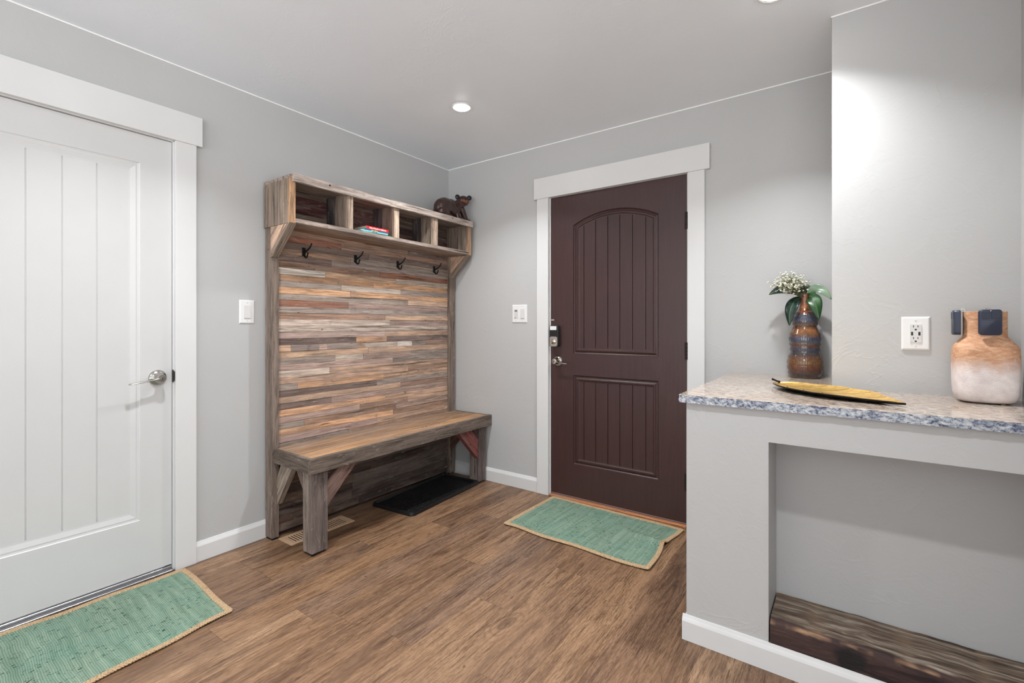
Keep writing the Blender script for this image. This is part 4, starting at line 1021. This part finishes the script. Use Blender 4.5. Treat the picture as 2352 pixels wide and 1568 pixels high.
def leaf(p0, p1, p2, wid, nrm, mat, fold=0.12, parent=lt):
    """quadratic bezier midrib p0,p1,p2"""
    p0, p1, p2 = map(Vector, (p0, p1, p2)); n0 = Vector(nrm).normalized(); mb = MB(); rows_ = []; WCs = []
    NL_, NW = 22, 8
    for i in range(NL_ + 1):
        t = i / NL_; c = p0 * (1 - t) ** 2 + p1 * 2 * t * (1 - t) + p2 * t * t; tg = ((p1 - p0) * (1 - t) + (p2 - p1) * t).normalized()
        sd = tg.cross(n0).normalized(); nn = sd.cross(tg)
        wv = wid * (math.sin(PI * min(1, t * 0.98 + 0.01) ** 1.0)) ** 0.8 * 0.5
        for j in range(NW + 1):
            u = j / NW * 2 - 1; rows_.append(tuple(c + sd * wv * u + nn * (fold * wv * abs(u) ** 1.3 + 0.0015 * math.sin(t * 9 + u * 3)))); WCs.append((t * (p2 - p0).length, wv * u, 0))
    F = [(i * (NW + 1) + j, i * (NW + 1) + j + 1, (i + 1) * (NW + 1) + j + 1, (i + 1) * (NW + 1) + j) for i in range(NL_) for j in range(NW)]
    vs, _ = mb.add(rows_, F)
    for v, wv in zip(vs, WCs): v[mb.wc] = wv
    o = part('leaf', mb, mat, parent, 80); sm_ = o.modifiers.new('t', 'SOLIDIFY'); sm_.thickness = 0.0006; return o
leaf(mouth + Vector((-0.010, 0, -0.02)), (2.420, -0.085, 1.405), (2.322, -0.110, 1.335), 0.056, (0, -1, 0.15), LM1)
leaf(mouth + Vector((-0.008, -0.006, -0.02)), (2.412, -0.165, 1.315), (2.418, -0.180, 1.178), 0.060, (-0.3, -1, 0.1), LM1, -0.12)
leaf(mouth + Vector((0.010, -0.008, -0.02)), (2.518, -0.150, 1.345), (2.538, -0.172, 1.208), 0.066, (0.25, -1, 0.1), LM2, -0.14)
leaf(mouth + Vector((0.008, 0.0, -0.02)), (2.520, -0.105, 1.405), (2.586, -0.120, 1.303), 0.046, (0.2, -1, 0.2), LM3, 0.12)
leaf(mouth + Vector((0.0, 0.008, -0.02)), (2.455, -0.070, 1.375), (2.500, -0.075, 1.372), 0.04, (0, -0.9, 0.4), LM1)
leaf(mouth + Vector((0.004, 0.006, -0.02)), (2.490, -0.070, 1.355), (2.512, -0.085, 1.345), 0.034, (0, -0.9, 0.4), LM1)
mb = MB()
for (a, bb) in (((-0.004, 0, -0.04), (-0.010, 0, 0.012)), ((0.004, 0, -0.04), (0.006, 0, 0.012)), ((0, 0.004, -0.04), (0.002, 0.004, 0.02))): mb.tube([mouth + Vector(a), mouth + Vector(bb)], 0.0022, 6)
part('stem', mb, plain('stem_green', srgb(52, 74, 40), 0.5), lt, 60)
bb_ = thing('babys_breath', "tiny white baby's breath blossoms leaning left out of the vase", 'flowers', mouth + Vector((0.0, -0.004, -0.05)))
mbs = MB(); mbf = MB(); rbx = random.Random(12); fl = []
for i in range(22):
    a = rbx.uniform(0, 1); end = Vector((2.402 + rbx.gauss(0, 0.033), -0.150 + rbx.gauss(0, 0.028), 1.378 + rbx.gauss(0, 0.020)))
    if i >= 18: end = Vector((2.478 + rbx.uniform(-0.02, 0.02), -0.12 + rbx.uniform(-0.02, 0.02), 1.385 + rbx.uniform(-0.01, 0.018)))
    st0 = mouth + Vector((rbx.uniform(-0.008, 0.004), -0.006 + rbx.uniform(-0.006, 0.004), -0.03)); mid = st0 * 0.5 + end * 0.5 + Vector((0, 0, 0.012))
    pts = [st0 * (1 - t) ** 2 + mid * 2 * t * (1 - t) + end * t * t for t in (0, .2, .4, .6, .8, 1)]; mbs.tube(pts, 0.0007, 5)
    for k2 in range(24 if i < 18 else 7):
        base = pts[rbx.choice((3, 4, 4, 5))]; tip = base + Vector((rbx.gauss(0, 0.017), rbx.gauss(0, 0.017), rbx.gauss(0.006, 0.013))); tip.y = min(tip.y, -0.03)
        mbs.tube([base, (base + tip) / 2 + Vector((0, 0, 0.002)), tip], 0.00045, 4)
        for f_ in range(1 if k2 % 3 else 2):
            p = tip + Vector((rbx.gauss(0, 0.003),) * 1 + (rbx.gauss(0, 0.003), rbx.gauss(0, 0.003))) if f_ else tip
            if rbx.random() < 0.85: mbf.ball(p, rbx.uniform(0.0030, 0.0056), 1, (1, 1, 0.8))
part('stems', mbs, plain('flower_stem', srgb(92, 98, 62), 0.6), bb_, 60)
q = part('blossoms', mbf, plain('blossom_white', srgb(226, 224, 206), 0.7, var=0.06, vs=60), bb_, 60); q['kind'] = 'stuff'

# ---------------------------------------------------------------- gold leaf dish
A = Vector((2.408, -0.540, 0)); B = Vector((2.802, -0.905, 0)); ax = (B - A); Ld = ax.length; ax.normalize(); sdv = Vector((ax.y, -ax.x, 0))   # sdv points towards the room
if sdv.y > 0: sdv = -sdv
def dishmat():
    q = NT('gold_leaf_metal'); q.setp(Roughness=0.38, Metallic=0.85); o = q.n('ShaderNodeNewGeometry').outputs['Position']
    c = q.ramp(q.noise(o, 40, 4), [(0.3, srgb(214, 168, 84)), (0.7, srgb(246, 210, 132))]); vn = q.n('ShaderNodeAttribute', attribute_name='col').outputs['Fac']; q.color(q.mix(vn, c, srgb(72, 50, 26))); q.bump(q.noise(o, 260, 3), 0.35, 0.001); return q.m
def hw(t, side): 
    s = math.sin(PI * t ** 0.9) ** (0.62 + 0.6 * t * t) if 0 < t < 1 else 0
    sc_ = 0.124 if side > 0 else 0.108
    return sc_ * s * (1 + (0.05 * math.sin(t * 22)) * (1 if side < 0 else 0.3))
def dish_pt(t, u, off=0.0):
    side = 1 if u > 0 else -1; hh = hw(t, side)
    bot = 0.0035 + 0.010 * abs(2 * t - 1) ** 3; rim = bot + 0.0180 * (hh / (0.124 if side > 0 else 0.108)) ** 0.7
    z = bot + (rim - bot) * abs(u) ** 3.0
    vein = abs(((t * 6 - abs(u) * 1.3) % 1.0) - 0.5); rid = 0.0012 * max(0, 1 - vein / 0.05) * (0.25 < t * 1 + 0.2) * (abs(u) < 0.97)
    if abs(u) < 0.03: rid = 0.0016
    p = A + ax * (t * Ld) + sdv * (hh * u); return (p.x, p.y, LEDGE + z + rid + off)
mb = MB(); NT_, NU = 220, 60
Rt = [[dish_pt(i / NT_, j / NU * 2 - 1) for j in range(NU + 1)] for i in range(1, NT_)]
gv = mb.grid(Rt, mi=0)
for i in range(1, NT_):
    for j in range(NU + 1):
        t_ = i / NT_; u_ = abs(j / NU * 2 - 1); dv = abs(((t_ * 6 - u_ * 1.3) % 1.0) - 0.5); k_ = max(0, 1 - dv / 0.06) if (u_ < 0.95 and 0.1 < t_ < 0.93) else 0
        if u_ < 0.03: k_ = 0.8
        gv[(i - 1) * (NU + 1) + j][mb.col] = (k_, k_, k_, 1)
def under(i, j):
    t = i / NT_; u = j / NU * 2 - 1; p = dish_pt(t, u); side = 1 if u > 0 else -1
    c = A + ax * (t * Ld); k_ = 1 + 0.015 * abs(u); zz = LEDGE + max(0.0003, (p[2] - LEDGE) - 0.0028 - 0.003 * (1 - abs(u)))
    return (c.x + (p[0] - c.x) * k_, c.y + (p[1] - c.y) * k_, zz)
Ru = [[under(i, j) for j in range(NU + 1)] for i in range(1, NT_)]
mb.grid(Ru, mi=1)
for e in (0, NU): mb.grid([[r_[e] for r_ in Rt], [r_[e] for r_ in Ru]], mi=1)
for e in (0, -1): mb.grid([Rt[e], Ru[e]], mi=1)
mb.tube([A + ax * 0.008 + Vector((0, 0, LEDGE + 0.019)), A - ax * 0.006 + Vector((0, 0, LEDGE + 0.0205)), A - ax * 0.020 + sdv * -0.004 + Vector((0, 0, LEDGE + 0.023)), A - ax * 0.034 + sdv * -0.002 + Vector((0, 0, LEDGE + 0.026))], [0.005, 0.0042, 0.0038, 0.005], 8, mi=1)
o = mb.build('leaf_dish', [dishmat(), plain('dish_underside_bronze', srgb(38, 30, 24), 0.35, metal=0.7)], None, 50)
tag(o, 'long gold leaf shaped tray on the granite ledge', 'tray')

# ---------------------------------------------------------------- two-tone jug with clipped remotes
JC = Vector((3.026, -0.614, LEDGE))
jg = thing('jug', 'squat pottery jug, orange above and speckled white below, on the ledge', 'jug', JC)
def jugmat():
    q = NT('dipped_stoneware'); q.setp(Roughness=0.72); q.b.inputs['Specular IOR Level'].default_value = 0.25; o = q.obj(); sx = q.n('ShaderNodeSeparateXYZ'); q.l(o, sx.inputs[0])
    n1 = q.noise(q.scale(o, (18, 18, 10)), 1.0, 4, 0.6); z = q.math('ADD', sx.outputs[2], q.math('MULTIPLY', q.math('SUBTRACT', n1, 0.5), 0.06))
    n2 = q.noise(q.scale(o, (26, 26, 60)), 1.0, 6, 0.72, 1.2)
    org = q.ramp(n2, [(0.3, srgb(164, 118, 88)), (0.5, srgb(194, 148, 116)), (0.7, srgb(216, 178, 148))])
    wh = q.ramp(q.noise(o, 30, 4), [(0.3, srgb(212, 200, 198)), (0.7, srgb(232, 224, 220))])
    f = q.ramp(z, [(0.098, 0.0), (0.150, 1.0)]); c = q.mix(f, wh, org)
    sp = q.noise(o, 330, 2); c = q.mix(q.ramp(sp, [(0.66, 0.0), (0.72, 0.5)]), c, srgb(120, 84, 66)); q.color(c)
    q.bump(q.math('ADD', q.noise(o, 200, 4), q.math('MULTIPLY', n2, 0.4)), 0.5, 0.002); return q.m
mb = MB()
# (z, half width, half depth, squareness)
jp = [(0.003, 0.050, 0.045, 3), (0.0032, 0.060, 0.054, 3), (0.007, 0.068, 0.061, 3.2), (0.016, 0.0745, 0.067, 3.4), (0.032, 0.0785, 0.071, 3.6), (0.065, 0.0805, 0.073, 3.6), (0.11, 0.0815, 0.074, 3.6), (0.155, 0.0805, 0.073, 3.6), (0.183, 0.0790, 0.072, 3.6), (0.1875, 0.0770, 0.070, 3.4), (0.200, 0.069, 0.062, 3), (0.212, 0.061, 0.054, 2.6), (0.2175, 0.0555, 0.049, 2.4), (0.224, 0.0540, 0.047, 2.2), (0.25, 0.0535, 0.0465, 2.2), (0.304, 0.054, 0.047, 2.2), (0.305, 0.0525, 0.0455, 2.2), (0.304, 0.0495, 0.0425, 2.2), (0.24, 0.0485, 0.0415, 2.2), (0.235, 0.001, 0.001, 2)]
V = []; F = []; SG = 72
for (z, a, d, n) in jp:
    for i in range(SG):
        th = 2 * PI * i / SG; c_, s_ = math.cos(th), math.sin(th); V.append((math.copysign(abs(c_) ** (2 / n), c_) * a, math.copysign(abs(s_) ** (2 / n), s_) * d, z))
for j in range(len(jp) - 1):
    for i in range(SG): F.append((j * SG + i, j * SG + (i + 1) % SG, (j + 1) * SG + (i + 1) % SG, (j + 1) * SG + i))
F.append(tuple(range(SG - 1, -1, -1))); mb.add(V, F)
jo = mb.build('jug_body', jugmat(), None, 35); jo.parent = jg
for (x, y) in ((0.034, -0.052), (-0.05, 0.03), (0.045, 0.045)):
    mb = MB(); mb.lathe([(0, 0), (0.006, 0), (0.006, 0.0045), (0, 0.0045)], JC + Vector((x, y, 0)), 12); part('foot', mb, plain('foot_brown', srgb(110, 84, 56), 0.6), jg, 40, 'small brown foot')
M_NAVY = plain('remote_navy', srgb(38, 46, 66), 0.4, var=0.03); M_NAVY2 = plain('remote_navy_button', srgb(30, 37, 55), 0.35, var=0.02)
def remote(label, loc, rotz, tilt):
    t = thing('garage_remote', label, 'remote', loc)
    Mw = Matrix.Translation(loc) @ Matrix.Rotation(rotz, 4, 'Z') @ Matrix.Rotation(tilt, 4, 'X')   # local: face normal -y
    def pr(x0, x1, z0, z1, r, y0, y1, m, name):
        mb = MB(); P = rrect(x0, x1, z0, z1, r); cx = (x0 + x1) / 2; cz = (z0 + z1) / 2
        # slightly bulged outline
        if x1 - x0 > 0.04: P = [(cx + (x - cx) * (1 + 0.05 * (1 - ((z - cz) / (z1 - cz)) ** 2)), z) for x, z in P]
        k = len(P); bv = 0.002
        V = [(x, y0, z) for x, z in P] + [(x, y1 + bv, z) for x, z in P] + [(cx + (x - cx) * 0.95, y1, cz + (z - cz) * 0.955) for x, z in P]
        F = [(a * k + i, a * k + (i + 1) % k, (a + 1) * k + (i + 1) % k, (a + 1) * k + i) for a in range(2) for i in range(k)] + [tuple(range(k)), tuple(2 * k + i for i in range(k))]
        mb.add([tuple(Mw @ Vector(v)) for v in V], F); return part(name, mb, m, t, 50)
    pr(-0.0265, 0.0265, -0.042, 0.042, 0.009, 0.0, -0.018, M_NAVY, 'case')
    pr(-0.0215, -0.001, 0.012, 0.036, 0.002, -0.017, -0.0195, M_NAVY2, 'button'); pr(0.001, 0.0215, 0.012, 0.036, 0.002, -0.017, -0.0195, M_NAVY2, 'button')
    pr(-0.0235, 0.0235, 0.0075, 0.0092, 0.0005, -0.017, -0.0186, M_NAVY2, 'seam')
    mb = MB(); mb.ball(Mw @ Vector((0.0, -0.0192, 0.0375)), 0.0016, 1); part('indicator_light', mb, M_PLATE, t, 60)
    mb = MB()
    cp = [(0, 0.000, 0.020), (0, 0.0015, 0.036), (0, 0.003, 0.046), (0, 0.0105, 0.047), (0, 0.0125, 0.036), (0, 0.0115, -0.010), (0, 0.0135, -0.022)]
    for a_, b2_ in zip(cp, cp[1:]):
        p0 = Mw @ Vector(a_); p1 = Mw @ Vector(b2_); mb.beam(p0, p1, Mw.to_3x3() @ Vector((1, 0, 0)), 0.014, 0.0012, bev=0)
    part('visor_clip', mb, M_CHROME, t)
remote('dark navy two-button remote clipped to the front of the jug neck', (3.028, -0.6695, LEDGE + 0.268), 0.0, 0.0)
remote('dark navy remote seen edge-on, clipped to the left side of the jug neck', (2.9635, -0.618, LEDGE + 0.268), math.radians(-90), 0.0)
